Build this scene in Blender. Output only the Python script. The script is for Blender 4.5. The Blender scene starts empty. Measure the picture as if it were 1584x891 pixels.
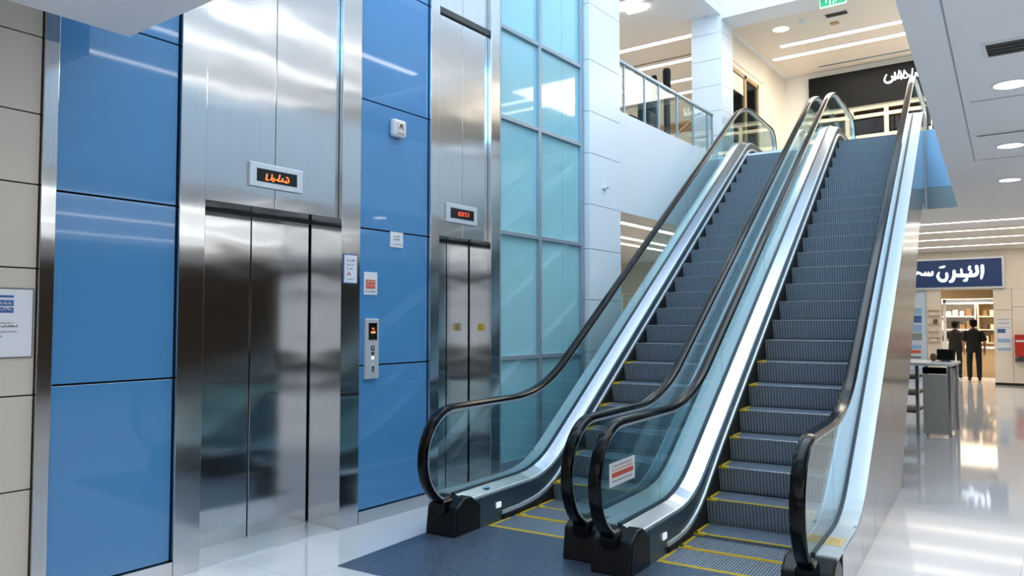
import bpy, bmesh, math, random
import numpy as np
from mathutils import Vector
random.seed(7)
SC = bpy.context.scene
COL = SC.collection
PI = math.pi

# ------------------------------------------------------------------ camera survey
F, CX, CY, EYE = 1180.0, 792.0, 445.5, 1.6
PITCH = math.atan((498 - CY) / F)
TH = math.radians(36.2)
_f0 = np.array([-math.sin(TH), math.cos(TH), 0]); _r = np.array([math.cos(TH), math.sin(TH), 0]); _u = np.array([0, 0, 1.])
_f = _f0 * math.cos(PITCH) + _u * math.sin(PITCH); _up = np.cross(_r, _f)
_C = np.array([0, 0, EYE])
def _ray(x, y): return _f + _r * (x - CX) / F - _up * (y - CY) / F
def on_z(x, y, z=0.0):
    d = _ray(x, y); return _C + d * (z - EYE) / d[2]
def on_x(x, y, X):
    d = _ray(x, y); return _C + d * X / d[0]
def on_y(x, y, Y):
    d = _ray(x, y); return _C + d * Y / d[1]

cam = bpy.data.cameras.new('camera'); co = bpy.data.objects.new('camera', cam); COL.objects.link(co)
co.location = (0, 0, EYE); co.rotation_euler = (PI / 2 + PITCH, 0, TH)
cam.sensor_width = 36; cam.lens = 36 * F / 1584; cam.clip_start = 0.05; cam.clip_end = 300
SC.camera = co
SC.view_settings.view_transform = 'Standard'; SC.view_settings.look = 'None'
SC.view_settings.exposure = 0.0; SC.view_settings.gamma = 1.0
SC.view_settings.use_curve_mapping = False

# ------------------------------------------------------------------ materials
def lin(c):
    return tuple(((v / 255) / 12.92 if v / 255 <= .04045 else ((v / 255 + .055) / 1.055) ** 2.4) for v in c)
def mat(name, rgb, rough=.5, metal=0., var=.06, scale=6., spec=.5, emit=0., bump=0., stretch=(1, 1, 1), coat=0.):
    m = bpy.data.materials.new(name); m.use_nodes = True
    nt = m.node_tree; N = nt.nodes; L = nt.links; b = N['Principled BSDF']
    c = lin(rgb)
    tc = N.new('ShaderNodeTexCoord'); mp = N.new('ShaderNodeMapping'); mp.inputs['Scale'].default_value = stretch
    nz = N.new('ShaderNodeTexNoise'); nz.inputs['Scale'].default_value = scale; nz.inputs['Detail'].default_value = 3
    L.new(tc.outputs['Object'], mp.inputs['Vector']); L.new(mp.outputs['Vector'], nz.inputs['Vector'])
    mx = N.new('ShaderNodeMix'); mx.data_type = 'RGBA'
    mx.inputs['A'].default_value = tuple(v * (1 - var) for v in c) + (1,)
    mx.inputs['B'].default_value = tuple(min(1, v * (1 + var)) for v in c) + (1,)
    L.new(nz.outputs['Fac'], mx.inputs['Factor']); L.new(mx.outputs['Result'], b.inputs['Base Color'])
    b.inputs['Roughness'].default_value = rough; b.inputs['Metallic'].default_value = metal
    b.inputs['Specular IOR Level'].default_value = spec
    if coat: b.inputs['Coat Weight'].default_value = coat; b.inputs['Coat Roughness'].default_value = .03
    if emit:
        L.new(mx.outputs['Result'], b.inputs['Emission Color']); b.inputs['Emission Strength'].default_value = emit
    if bump:
        bp = N.new('ShaderNodeBump'); bp.inputs['Strength'].default_value = bump; bp.inputs['Distance'].default_value = .01
        L.new(nz.outputs['Fac'], bp.inputs['Height']); L.new(bp.outputs['Normal'], b.inputs['Normal'])
    return m
def brushed(name, rgb, rough=.25, aniso=.7, wob=.15):
    m = mat(name, rgb, rough, 1.0, .08, 1.0, stretch=(90, 90, 1.2))
    nt = m.node_tree; N = nt.nodes; L = nt.links; b = N['Principled BSDF']
    b.inputs['Anisotropic'].default_value = aniso; b.inputs['Anisotropic Rotation'].default_value = 0
    tg = N.new('ShaderNodeTangent'); tg.direction_type = 'RADIAL'; tg.axis = 'Z'
    L.new(tg.outputs['Tangent'], b.inputs['Tangent'])
    tc = N.new('ShaderNodeTexCoord'); mp = N.new('ShaderNodeMapping'); mp.inputs['Scale'].default_value = (.55, .55, 1.4)
    nz = N.new('ShaderNodeTexNoise'); nz.inputs['Scale'].default_value = 1.2; nz.inputs['Detail'].default_value = 2
    L.new(tc.outputs['Object'], mp.inputs['Vector']); L.new(mp.outputs['Vector'], nz.inputs['Vector'])
    bp = N.new('ShaderNodeBump'); bp.inputs['Strength'].default_value = wob; bp.inputs['Distance'].default_value = .05
    L.new(nz.outputs['Fac'], bp.inputs['Height']); L.new(bp.outputs['Normal'], b.inputs['Normal'])
    return m
def clear(name, rgb, refl=1.0, rough=.02):
    m = bpy.data.materials.new(name); m.use_nodes = True
    nt = m.node_tree; N = nt.nodes; L = nt.links; N.remove(N['Principled BSDF'])
    t = N.new('ShaderNodeBsdfTransparent'); t.inputs['Color'].default_value = lin(rgb) + (1,)
    g = N.new('ShaderNodeBsdfGlossy'); g.inputs['Roughness'].default_value = rough; g.inputs['Color'].default_value = (.9, .97, 1, 1)
    fr = N.new('ShaderNodeLayerWeight'); fr.inputs['Blend'].default_value = .5
    pw = N.new('ShaderNodeMath'); pw.operation = 'POWER'; pw.inputs[1].default_value = 5
    ml = N.new('ShaderNodeMath'); ml.operation = 'MULTIPLY_ADD'; ml.inputs[1].default_value = .9 * refl; ml.inputs[2].default_value = .035 * refl
    mx = N.new('ShaderNodeMixShader'); L.new(fr.outputs['Facing'], pw.inputs[0]); L.new(pw.outputs[0], ml.inputs[0]); L.new(ml.outputs[0], mx.inputs[0])
    L.new(t.outputs[0], mx.inputs[1]); L.new(g.outputs[0], mx.inputs[2]); L.new(mx.outputs[0], N['Material Output'].inputs['Surface'])
    return m
def ribbed(name, dark, light, rough, pitch, axis=0, metal=0.):
    m = bpy.data.materials.new(name); m.use_nodes = True
    nt = m.node_tree; N = nt.nodes; L = nt.links; b = N['Principled BSDF']
    tc = N.new('ShaderNodeTexCoord'); w = N.new('ShaderNodeTexWave')
    w.bands_direction = 'XYZ'[axis]; w.inputs['Scale'].default_value = 2 * PI / pitch / 20
    L.new(tc.outputs['Object'], w.inputs['Vector'])
    r = N.new('ShaderNodeValToRGB'); r.color_ramp.elements[0].color = lin(dark) + (1,); r.color_ramp.elements[1].color = lin(light) + (1,)
    r.color_ramp.elements[0].position = .25; r.color_ramp.elements[1].position = .75
    L.new(w.outputs['Fac'], r.inputs['Fac']); L.new(r.outputs['Color'], b.inputs['Base Color'])
    bp = N.new('ShaderNodeBump'); bp.inputs['Strength'].default_value = .5; bp.inputs['Distance'].default_value = .004
    L.new(w.outputs['Fac'], bp.inputs['Height']); L.new(bp.outputs['Normal'], b.inputs['Normal'])
    b.inputs['Roughness'].default_value = rough; b.inputs['Metallic'].default_value = metal
    return m
def tiled(name, rgb, grout, size, rough=.08, off=(0, 0, 0), spec=.5):
    m = bpy.data.materials.new(name); m.use_nodes = True
    nt = m.node_tree; N = nt.nodes; L = nt.links; b = N['Principled BSDF']
    tc = N.new('ShaderNodeTexCoord'); mp = N.new('ShaderNodeMapping'); mp.inputs['Location'].default_value = off
    br = N.new('ShaderNodeTexBrick'); br.offset = 0; br.inputs['Scale'].default_value = 1
    br.inputs['Brick Width'].default_value = size[0]; br.inputs['Row Height'].default_value = size[1]
    br.inputs['Mortar Size'].default_value = .003; br.inputs['Mortar Smooth'].default_value = .2
    c = lin(rgb)
    br.inputs['Color1'].default_value = c + (1,); br.inputs['Color2'].default_value = tuple(v * .96 for v in c) + (1,)
    br.inputs['Mortar'].default_value = lin(grout) + (1,)
    L.new(tc.outputs['Object'], mp.inputs[0]); L.new(mp.outputs[0], br.inputs['Vector']); L.new(br.outputs['Color'], b.inputs['Base Color'])
    b.inputs['Roughness'].default_value = rough; b.inputs['Specular IOR Level'].default_value = spec
    return m

M = dict(
 steel=brushed('brushed_steel', (206, 207, 208), .13, .9, .16),
 steel_jamb=brushed('jamb_steel', (208, 209, 210), .13, .9, .14),
 chrome=mat('satin_steel', (212, 217, 224), .22, 1., .03),
 deck=mat('deck_steel', (182, 188, 200), .24, 1., .03, 1),
 alu=mat('light_aluminium', (222, 228, 232), .35, .55, .03),
 clad=brushed('cladding_steel', (190, 195, 202), .2, .7, .06),
 blue=mat('blue_back_painted_glass', (84, 144, 194), .04, 0, .02, 1., .55, coat=.4),
 beige=mat('beige_stone_panel', (214, 203, 188), .22, 0, .03, 3),
 joint=mat('dark_joint', (22, 24, 28), .6),
 cyan=mat('pale_cyan_glass', (158, 208, 216), .05, 0, .03, .6, .6, coat=.4),
 frame=mat('grey_aluminium_frame', (158, 172, 182), .4, .4, .03),
 white=mat('white_painted_panel', (232, 236, 240), .35, 0, .015, 2),
 groove=mat('grey_groove', (150, 160, 172), .6),
 ceil=mat('white_ceiling_paint', (240, 241, 243), .6, 0, .01, 1.5),
 warmceil=mat('warm_ceiling_paint', (236, 226, 214), .6, 0, .01, 1.5),
 warm=mat('cream_wall_paint', (238, 227, 210), .55, 0, .02, 2),
 brownwall=mat('brown_wall_paint', (118, 102, 86), .5, 0, .05, 2),
 grwall=mat('grey_wall_paint', (206, 202, 196), .5, 0, .03, 2),
 tan=mat('tan_wall_paint', (190, 160, 118), .55, 0, .03, 2),
 floor=tiled('polished_floor_tile', (222, 224, 228), (186, 188, 194), (1.2, 1.2), .06, (0.3, .5, 0), .7),
 upfloor=tiled('upper_floor_tile', (214, 208, 200), (180, 176, 170), (.9, .9), .15),
 rubber=mat('black_rubber', (3, 3, 4), .14, 0, .1, 8, .22),
 plastic=mat('black_plastic', (9, 12, 15), .35, 0, .08, 6, .3),
 brush=mat('black_brush', (8, 9, 10), .8),
 skirt=mat('dark_skirt_panel', (84, 104, 116), .3, .7, .05),
 gasket=mat('dark_gasket', (42, 58, 70), .4),
 tread=ribbed('grooved_tread', (112, 123, 136), (154, 168, 186), .3, .02, 0, .5),
 riser=ribbed('grooved_riser', (104, 109, 114), (142, 148, 154), .36, .026, 0, .35),
 yellow=mat('yellow_edge_paint', (204, 172, 36), .5, 0, .15, 14),
 plate=ribbed('ribbed_landing_plate', (96, 112, 132), (122, 140, 162), .26, .03, 1, .5),
 glass=clear('balustrade_glass', (232, 244, 245), 1.0),
 pane=clear('clear_pane', (236, 243, 243), 1.0),
 darkpane=clear('tinted_pane', (150, 140, 122), 1.0),
 lamp=mat('lamp_white', (255, 252, 246), .5, 0, 0, 1, emit=7),
 warmlamp=mat('lamp_warm', (255, 240, 214), .5, 0, 0, 1, emit=6),
 screen=mat('black_screen', (6, 7, 9), .12),
 orange=mat('orange_led', (250, 140, 64), .5, 0, .1, 40, emit=1.3),
 redled=mat('red_led', (226, 92, 56), .5, 0, .1, 40, emit=.9),
 paper=mat('white_paper', (232, 232, 236), .5, 0, .02, 8),
 ink=mat('grey_ink', (120, 116, 118), .6), blueink=mat('blue_ink', (66, 106, 168), .5),
 redink=mat('red_ink', (214, 96, 70), .5), orangeink=mat('orange_ink', (222, 140, 84), .5),
 lightblue=mat('light_blue_print', (150, 190, 226), .5), paleblue=mat('pale_blue_board', (206, 226, 246), .4),
 green=mat('exit_green', (70, 178, 120), .4, 0, .03, 3, emit=.5), mint=mat('exit_mint', (206, 255, 228), .4, 0, .02, 3, emit=.7),
 navy=mat('navy_sign', (28, 62, 116), .35, 0, .05, 2), black=mat('black_sign', (13, 12, 11), .6, 0, .1, 2, .2),
 letter=mat('white_lettering', (246, 250, 255), .4, 0, .01, 3, emit=.5),
 red=mat('red_enamel', (186, 44, 28), .35), grey=mat('grey_metal_panel', (156, 158, 154), .45, .05, .04),
 greydark=mat('dark_grey', (66, 66, 64), .5), wood=mat('light_wood', (206, 160, 104), .45, 0, .15, 4, stretch=(1, 8, 8)),
 cloth=mat('black_cloth', (9, 9, 10), .9, 0, .2, 20), skin=mat('skin', (150, 104, 82), .55), hair=mat('black_hair', (8, 7, 6), .85, 0, .3, 40, .2),
 stickeryellow=mat('yellow_sticker', (240, 210, 140), .5, 0, .04, 8),
 pinkface=mat('pale_pink_plastic', (232, 208, 196), .4, 0, .04, 8),
 fascia=mat('pale_blue_fascia', (150, 190, 224), .12, 0, .02, 1), fasciagrey=mat('grey_green_fascia', (140, 152, 152), .3, 0, .02, 1),
 p1=mat('carton_cream', (226, 208, 176), .5), p2=mat('carton_brown', (130, 98, 64), .5), p3=mat('carton_white', (236, 232, 224), .5),
 p4=mat('carton_dark', (70, 60, 50), .5),
)

# ------------------------------------------------------------------ mesh builder
def R3(v): return Vector((float(v[0]), float(v[1]), float(v[2])))
class MB:
    def __init__(s): s.v = []; s.f = []; s.mi = []; s.cur = 0
    def add(s, vs, fs):
        b = len(s.v); s.v += [tuple(map(float, v)) for v in vs]
        for f in fs: s.f.append([b + i for i in f]); s.mi.append(s.cur)
        return s
    def box(s, x0, y0, z0, x1, y1, z1):
        vs = [(x, y, z) for z in (z0, z1) for y in (y0, y1) for x in (x0, x1)]
        return s.add(vs, [(0, 2, 3, 1), (4, 5, 7, 6), (0, 1, 5, 4), (2, 6, 7, 3), (0, 4, 6, 2), (1, 3, 7, 5)])
    def prism(s, poly, a, b, axis):
        n = len(poly)
        def P(p, w):
            return {'x': (w, p[0], p[1]), 'y': (p[0], w, p[1]), 'z': (p[0], p[1], w)}[axis]
        vs = [P(p, a) for p in poly] + [P(p, b) for p in poly]
        return s.add(vs, [list(range(n))[::-1], list(range(n, 2 * n))] + [(i, (i + 1) % n, n + (i + 1) % n, n + i) for i in range(n)])
    def band(s, up, lo, x0, x1):
        """solid between two matching (y,z) curves, from x0 to x1"""
        n = len(up); vs = []
        for (a, b) in zip(up, lo):
            vs += [(x0, a[0], a[1]), (x1, a[0], a[1]), (x1, b[0], b[1]), (x0, b[0], b[1])]
        fs = [(0, 1, 2, 3)[::-1], tuple(4 * (n - 1) + k for k in range(4))]
        for i in range(n - 1):
            for k in range(4):
                fs.append((4 * i + k, 4 * i + (k + 1) % 4, 4 * i + 4 + (k + 1) % 4, 4 * i + 4 + k))
        return s.add(vs, fs)
    def sweep(s, path, cross, xdir=(1, 0, 0), closed=False):
        """cross = list of (a,b): a along xdir, b along path normal; path in 3d"""
        P = [R3(p) for p in path]; X = Vector(xdir); n = len(P); m = len(cross); vs = []
        for i in range(n):
            t = (P[min(i + 1, n - 1)] - P[max(i - 1, 0)]).normalized()
            nn = X.cross(t).normalized()
            for a, b in cross: vs.append(P[i] + X * a + nn * b)
        fs = [[i * m + k, i * m + (k + 1) % m, (i + 1) * m + (k + 1) % m, (i + 1) * m + k] for i in range(n - 1) for k in range(m)]
        fs += [list(range(m))[::-1], [(n - 1) * m + k for k in range(m)]]
        return s.add(vs, fs)
    def tube(s, pts, rad, seg=10):
        P = [R3(p) for p in pts]; n = len(P); rs = rad if isinstance(rad, (list, tuple)) else [rad] * n; vs = []
        ref = Vector((0, 0, 1)) if abs((P[-1] - P[0]).normalized().z) < .9 else Vector((1, 0, 0))
        for i in range(n):
            t = (P[min(i + 1, n - 1)] - P[max(i - 1, 0)]).normalized()
            a = t.cross(ref).normalized(); b = t.cross(a)
            for k in range(seg):
                q = 2 * PI * k / seg; vs.append(P[i] + (a * math.cos(q) + b * math.sin(q)) * rs[i])
        fs = [[i * seg + k, i * seg + (k + 1) % seg, (i + 1) * seg + (k + 1) % seg, (i + 1) * seg + k] for i in range(n - 1) for k in range(seg)]
        fs += [list(range(seg))[::-1], [(n - 1) * seg + k for k in range(seg)]]
        return s.add(vs, fs)
    def ball(s, c, r, seg=16, ring=10):
        vs = []; 
        for i in range(ring + 1):
            p = PI * i / ring
            for k in range(seg):
                q = 2 * PI * k / seg
                vs.append((c[0] + r[0] * math.sin(p) * math.cos(q), c[1] + r[1] * math.sin(p) * math.sin(q), c[2] + r[2] * math.cos(p)))
        return s.add(vs, [[i * seg + k, i * seg + (k + 1) % seg, (i + 1) * seg + (k + 1) % seg, (i + 1) * seg + k] for i in range(ring) for k in range(seg)])
    def build(s, name, m, parent=None, smooth=False, bevel=0., origin=None):
        me = bpy.data.meshes.new(name); bm = bmesh.new()
        vv = [bm.verts.new(v) for v in s.v]
        for f, k in zip(s.f, s.mi):
            try: bm.faces.new([vv[i] for i in f]).material_index = k
            except ValueError: pass
        bmesh.ops.remove_doubles(bm, verts=bm.verts, dist=1e-5)
        bmesh.ops.recalc_face_normals(bm, faces=bm.faces)
        base = R3(origin) if origin is not None else Vector()
        off = base.copy()
        if parent is not None and origin is None:
            p = parent; loc = False
            while p is not None: off += p.location; loc = loc or bool(p.get('_local')) or p.rotation_euler.z != 0; p = p.parent
            if loc: off = base.copy()
        if off.length: bmesh.ops.translate(bm, verts=bm.verts, vec=-off)
        bm.to_mesh(me); bm.free()
        for mm in (m if isinstance(m, list) else [m]): me.materials.append(mm)
        if smooth:
            me.polygons.foreach_set('use_smooth', [True] * len(me.polygons))
            try: me.set_sharp_from_angle(angle=math.radians(35))
            except Exception: pass
        o = bpy.data.objects.new(name, me); COL.objects.link(o); o.location = base
        if parent is not None: o.parent = parent
        if bevel:
            b = o.modifiers.new('bevel', 'BEVEL'); b.width = bevel; b.segments = 2; b.limit_method = 'ANGLE'
        return o

def empty(name, loc, rz=0.):
    o = bpy.data.objects.new(name, None); COL.objects.link(o); o.location = tuple(map(float, loc)); o.rotation_euler = (0, 0, rz); o.empty_display_size = .1
    return o
def tag(o, label, cat, group=None):
    o['label'] = label; o['category'] = cat
    if group: o['group'] = group
    return o
def struct(o): o['kind'] = 'structure'; return o
def box(x0, y0, z0, x1, y1, z1): return MB().box(x0, y0, z0, x1, y1, z1)

def smooth_pts(pts, n=6):
    """Catmull-Rom"""
    P = [np.array(p, float) for p in pts]
    if len(P) < 3: return P
    P = [2 * P[0] - P[1]] + P + [2 * P[-1] - P[-2]]; out = []
    for i in range(1, len(P) - 2):
        a, b, c, d = P[i - 1:i + 3]
        for k in range(n):
            t = k / n
            out.append(.5 * ((2 * b) + (-a + c) * t + (2 * a - 5 * b + 4 * c - d) * t * t + (-a + 3 * b - 3 * c + d) * t ** 3))
    out.append(P[-2]); return out
def strokes(polys, place, nrm, depth=.006, sm=True):
    """polys: list of (points, width) in 2d; place(x,y)->3d; brush-like flat raised lettering"""
    mb = MB(); nv = np.array(nrm, float)
    for pts, w in polys:
        ws = None
        if isinstance(w, (tuple, list)): ws = w
        Q = smooth_pts(pts, 5) if sm else [np.array(p, float) for p in pts]
        n = len(Q)
        for i in range(n):
            q = i / max(1, n - 1)
            wi = np.interp(q, np.linspace(0, 1, len(ws)), ws) if ws else w
            c = [Q[i] + wi * .5 * np.array([math.cos(a), math.sin(a)]) for a in np.linspace(0, 2 * PI, 10, endpoint=False)]
            lay(mb, c, place, nv, depth)
            if i < n - 1:
                t = Q[i + 1] - Q[i]; ln = np.linalg.norm(t)
                if ln < 1e-6: continue
                h = np.array([-t[1], t[0]]) / ln * wi * .5
                lay(mb, [Q[i] + h, Q[i + 1] + h, Q[i + 1] - h, Q[i] - h], place, nv, depth)
    return mb
def letters(name, polys, place, nrm, m, parent, depth=.006):
    for p in polys: strokes([p], place, nrm, depth).build(name, m, parent)
def lay(mb, c, place, nv, depth):
    n = len(c); a = [np.array(place(p[0], p[1])) for p in c]
    mb.add([p for p in a] + [p + nv * depth for p in a], [list(range(n))[::-1], list(range(n, 2 * n))] + [(i, (i + 1) % n, n + (i + 1) % n, n + i) for i in range(n)])
def script_row(u0, u1, v, h, seed, w=None):
    """one illegible row of small cursive marks, right to left"""
    r = random.Random(seed); out = []; u = u0; w = w or h * .28
    while u < u1 - h * .5:
        L = min(r.uniform(.6, 1.6) * h, u1 - u)
        k = r.random()
        if k < .35: out.append(([(u, v), (u + L * .3, v - h * .5), (u + L * .6, v + h * .1), (u + L, v)], w))
        elif k < .7: out.append(([(u, v + h * .1), (u + L * .5, v + h * .15), (u + L * .9, v), (u + L * .9, v - h * .6)], w))
        else: out.append(([(u, v - h * .5), (u + L * .1, v + h * .1), (u + L * .8, v + h * .1)], w))
        u += L + h * .35
    return out

# ================================================================== SETTING
YB = -9.0
struct(box(-14, YB, -.2, 15, 30, 0).build('floor', M['floor']))

# ---- left wall: dark backing, blue glass panels, skirting
XW = -4.6
def wall_panel_set(root, y0, y1, zs, m, name, gap=.012, face=XW):
    for a, b in zip(zs[:-1], zs[1:]):
        box(face - .03, y0 + gap / 2, a + gap / 2, face, y1 - gap / 2, b - gap / 2).build(name, m, root, bevel=.002)
wl = struct(box(-5.25, YB, 0, -5.0, 7.74, 9).build('wall_left', M['joint']))
# thickening behind the panels (dark, seen only in the joints)
for a, b in ((YB, 2.65), (4.195, 5.015)):
    box(-5.0, a, 0, XW - .03, b, 9).build('backing', M['joint'], wl)
wall_panel_set(wl, 1.925, 2.65, [.1, 1.245, 2.34, 3.385, 4.45, 5.6, 6.8, 9], M['blue'], 'blue_panel')
wall_panel_set(wl, 4.195, 5.015, [.1, 1.25, 2.358, 3.415, 4.45, 5.6, 6.8, 9], M['blue'], 'blue_panel')
for a, b in ((1.925, 2.65), (4.195, 5.015)):
    box(XW - .03, a, 0, XW + .03, b, .1).build('skirting', M['steel_jamb'], wl)
for y1 in (1.843, .6, -.7, -2, -3.3, -4.6, -6, -7.4):
    y0 = {1.843: .6, .6: -.7, -.7: -2, -2: -3.3, -3.3: -4.6, -4.6: -6, -6: -7.4, -7.4: YB}[y1]
    wall_panel_set(wl, y0, y1, [0, .69, 1.2, 1.895, 2.36, 2.755, 3.19, 3.9, 4.6, 5.6, 6.8, 9], M['beige'], 'beige_panel', .008)
struct(box(-4.95, 1.845, 0, XW + .025, 1.923, 9).build('trim_1', M['steel_jamb'], bevel=.003))

# ---- curtain wall beyond the second lift
cw = struct(box(-5.2, 6.05, 0, -4.75, 7.75, 9).build('window_1', M['joint']))
ZT = [0.2, 1.235, 2.506, 3.685, 4.62, 5.6, 6.8, 9.]
for a, b in zip(ZT[:-1], ZT[1:]):
    for y0, y1 in ((6.09, 6.785), (6.805, 7.286), (7.292, 7.66)):
        box(-4.75, y0, a, XW - .03, y1, b).build('glass_pane', M['cyan'], cw)
for y in (6.065, 6.795, 7.668):
    box(-4.7, y - .022, 0, XW + .01, y + .022, 9).build('mullion', M['frame'], cw, bevel=.003)
for z in ZT[1:-1]:
    box(-4.7, 6.05, z - .022, XW + .005, 7.68, z + .022).build('transom', M['frame'], cw, bevel=.003)
box(-4.7, 6.05, 0, XW + .015, 7.68, .2).build('sill_panel', M['frame'], cw)

def clad_column(name, x0, y0, x1, y1, z0, z1, joints):
    core = MB().box(x0 + .012, y0 + .012, z0, x1 - .012, y1 - .012, z1); core.cur = 0
    mb = MB(); mb.box(x0 + .008, y0 + .008, z0, x1 - .008, y1 - .008, z1); mb.cur = 1
    zz = [z0] + [z for z in joints if z0 < z < z1] + [z1]
    for a, b in zip(zz[:-1], zz[1:]): mb.box(x0, y0, a + .004, x1, y1, b - .004)
    return struct(mb.build(name, [M['groove'], M['white']]))
clad_column('trim_2', -5.25, 7.74, -4.53, 8.5, 0, 9, [.6, 1.25, 1.86, 2.46, 2.99, 3.6, 4.1, 4.72, 5.4, 6.1, 6.8, 7.5])
clad_column('trim_3', -5.345, 12.735, -4.795, 13.29, 4.42, 7.3, [4.85, 5.29, 5.74, 6.2, 6.67])

# ---- floor slabs / ceilings
ZU = 4.42
EA = math.radians(4.2)
ES = np.array([-math.sin(EA), math.cos(EA)]); ET = np.array([math.cos(EA), math.sin(EA)])
def st(s, t): return tuple(ES * s + ET * t)
e0 = st(2.2, -.38); e1 = st(12.64, -.34)
y_in = e0[1]
mb = MB(); mb.prism([(-4.36, YB), (15, YB), (15, 2.2), (-4.36, 2.2)], 3.25, ZU, 'z')
mb.prism([(e0[0], 2.2), (15, 2.2), (15, e1[1]), e1], 3.25, ZU, 'z')
mb.prism([(-4.8, e1[1]), (15, e1[1]), (15, 14.2), (-4.8, 14.2)], 3.25, ZU, 'z')
mb.prism([(-4.8, 14.2), (15, 14.2), (15, 17.3), (-4.8, 17.3)], 3.45, ZU, 'z')
struct(mb.build('ceiling', M['ceil']))
struct(box(-14, 17.3, 3.45, 15, 30, 3.7).build('ceiling_far', M['warmceil']))
struct(box(-14, 8.5, 3.07, -4.8, 17.3, ZU).build('ceiling_balcony', M['white']))
# fascia across the end of the opening
fx0, fx1 = st(12.6, -.73)[0], e1[0] - .005
struct(box(fx0, e1[1] - .03, 3.56, fx1, e1[1] - .002, ZU).build('trim_4', M['fascia']))
struct(box(fx0, e1[1] - .03, 3.25, fx1, e1[1] - .002, 3.555).build('trim_5', M['fasciagrey']))
# thin seam in the soffit, parallel to the escalators
pa = on_z(1455, 0, 3.25); pb = on_z(1508, 250, 3.25)
d = (pb - pa) / np.linalg.norm(pb - pa); nn = np.array([-d[1], d[0], 0]) * .004
mb = MB(); q = [pa - nn, pa + nn, pb + nn, pb - nn]
mb.prism([(p[0], p[1]) for p in q], 3.246, 3.252, 'z'); struct(mb.build('trim_6', M['groove']))
for i, (a, b) in enumerate((((1500, 158), (1584, 143)), ((1512, 248), (1584, 238)))):
    p, q = on_z(*a, 3.25), on_z(*b, 3.25)
    struct(box(p[0], p[1], 3.246, p[0] + 1.2, p[1] + .008, 3.252).build('trim_%d' % (7 + i), M['groove']))
struct(box(-14, 8.5, ZU - .004, -4.82, 17.2, ZU + .01).build('floor_balcony', M['upfloor']))
struct(box(-4.8, 12.62, ZU - .004, 15, 17.2, ZU + .006).build('floor_upper', M['upfloor']))

# ---- upper storey
ZC = 7.0
struct(box(-14, 8.5, ZC, -4.9, 19, ZC + .2).build('ceiling_upper_left', M['ceil']))
struct(box(-4.9, 13.3, ZC, 15, 17.3, ZC + .2).build('ceiling_upper', M['warmceil']))
struct(box(-.2, -1, ZC, 15, 12.7, ZC + .2).build('ceiling_upper_right', M['ceil']))
struct(box(-4.98, 8.5, ZC - .03, -4.8, 13.3, 9).build('wall_upper_left', M['white']))
struct(box(-4.8, 12.74, ZC - .1, .5, 13.3, 9).build('wall_upper_beam', M['white']))
struct(box(-5.2, 13.29, ZU, -5.0, 17.3, ZC).build('wall_shop_left', M['warm']))
struct(box(15, YB, 0, 15.2, 30, 9).build('wall_right', M['brownwall']))
struct(box(-14, 17.0, ZU, -5.2, 17.2, ZC).build('wall_lounge', M['grwall']))
struct(box(-14.2, 8.3, 0, -14, 30, ZC).build('wall_lounge_left', M['grwall']))
struct(box(-14, 8.3, 0, -5.2, 8.5, 9).build('wall_lounge_front', M['white']))
# wall behind the camera with tall windows
mb = MB(); mb.box(-5, YB - .2, 0, 15, YB, .6); mb.box(-5, YB - .2, 2.75, 15, YB, 3.25)
for x in (-5, -3.0, -1.5, 1.2, 3.0, 5.6, 8, 11): mb.box(x, YB - .2, .6, x + (1.5 if x in (-5, -1.5, 3.0, 8) else .7), YB, 2.75)
struct(mb.build('wall_front', M['brownwall']))
# back wall with shopfront opening
Y2 = 17.1
A = on_y(1253, 125, Y2); B = on_y(1253, 178, Y2)
xs0, zt, zb = A[0], 6.86, 6.12
mb = MB(); mb.box(-5.0, Y2, ZU, xs0 - .02, Y2 + .15, ZC); mb.box(xs0 - .02, Y2, zt, 15, Y2 + .15, ZC)
struct(mb.build('wall_back', M['warm']))
# skylight ribs over the void
mb = MB()
for y in np.arange(2.4, 12.7, 1.45): mb.box(-4.8, y - .05, 8.9, -.2, y + .05, 9.1)
for x in (-4.75, -3.3, -1.8, -.3): mb.box(x - .04, 2.2, 8.92, x + .04, 12.7, 9.08)
struct(mb.build('trim_9', M['white']))

# ================================================================== ELEVATORS
def elevator(yL0, yL1, yR0, yR1, xd, zh, seam_d, label, top_bar):
    r = tag(empty('elevator', (XW, (yL1 + yR0) / 2, 0)), label, 'elevator')
    xf = XW + .03
    for a, b in ((yL0, yL1), (yR0, yR1)):
        box(xd - .04, a + .002, 0, xf, b - .002, 8.9).build('jamb', M['steel_jamb'], r, bevel=.003)
    seam = (yL1 + yR0) / 2 - .01
    for a, b in ((yL1, seam), (seam, yR0)):
        if top_bar:
            box(xd - .02, a + .002, zh, XW - .012, b - .002, top_bar - .03).build('header_panel', M['steel'], r, bevel=.003)
            box(xd - .02, a + .002, top_bar + .03, XW - .012, b - .002, 8.9).build('header_panel', M['steel'], r, bevel=.003)
        else:
            box(xd - .02, a + .002, zh, XW - .012, b - .002, 8.9).build('header_panel', M['steel'], r, bevel=.003)
    if top_bar: box(xd, yL1, top_bar - .028, XW + .01, yR0, top_bar + .028).build('transom', M['greydark'], r)
    w = yR0 - yL1
    box(xd - .035, yL1 + .001, .012, xd - .004, seam_d - .004, zh + .1).build('door_panel', M['steel'], r, bevel=.003)
    box(xd - .025, seam_d + .004, .012, xd, yR0 - .012, zh + .1).build('door_panel', M['steel'], r, bevel=.003)
    box(xd - .03, yL1, zh - .02, xd + .012, yR0, zh - .001).build('door_track', M['greydark'], r)
    box(xd - .06, yL1, 0, XW - .0, yR0, .012).build('sill', M['alu'], r)
    return r
elevator(2.652, 2.835, 3.995, 4.193, -4.95, 2.41, 3.45, 'near stainless steel elevator with tall brushed header, left of the blue panel with buttons', None)
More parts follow.
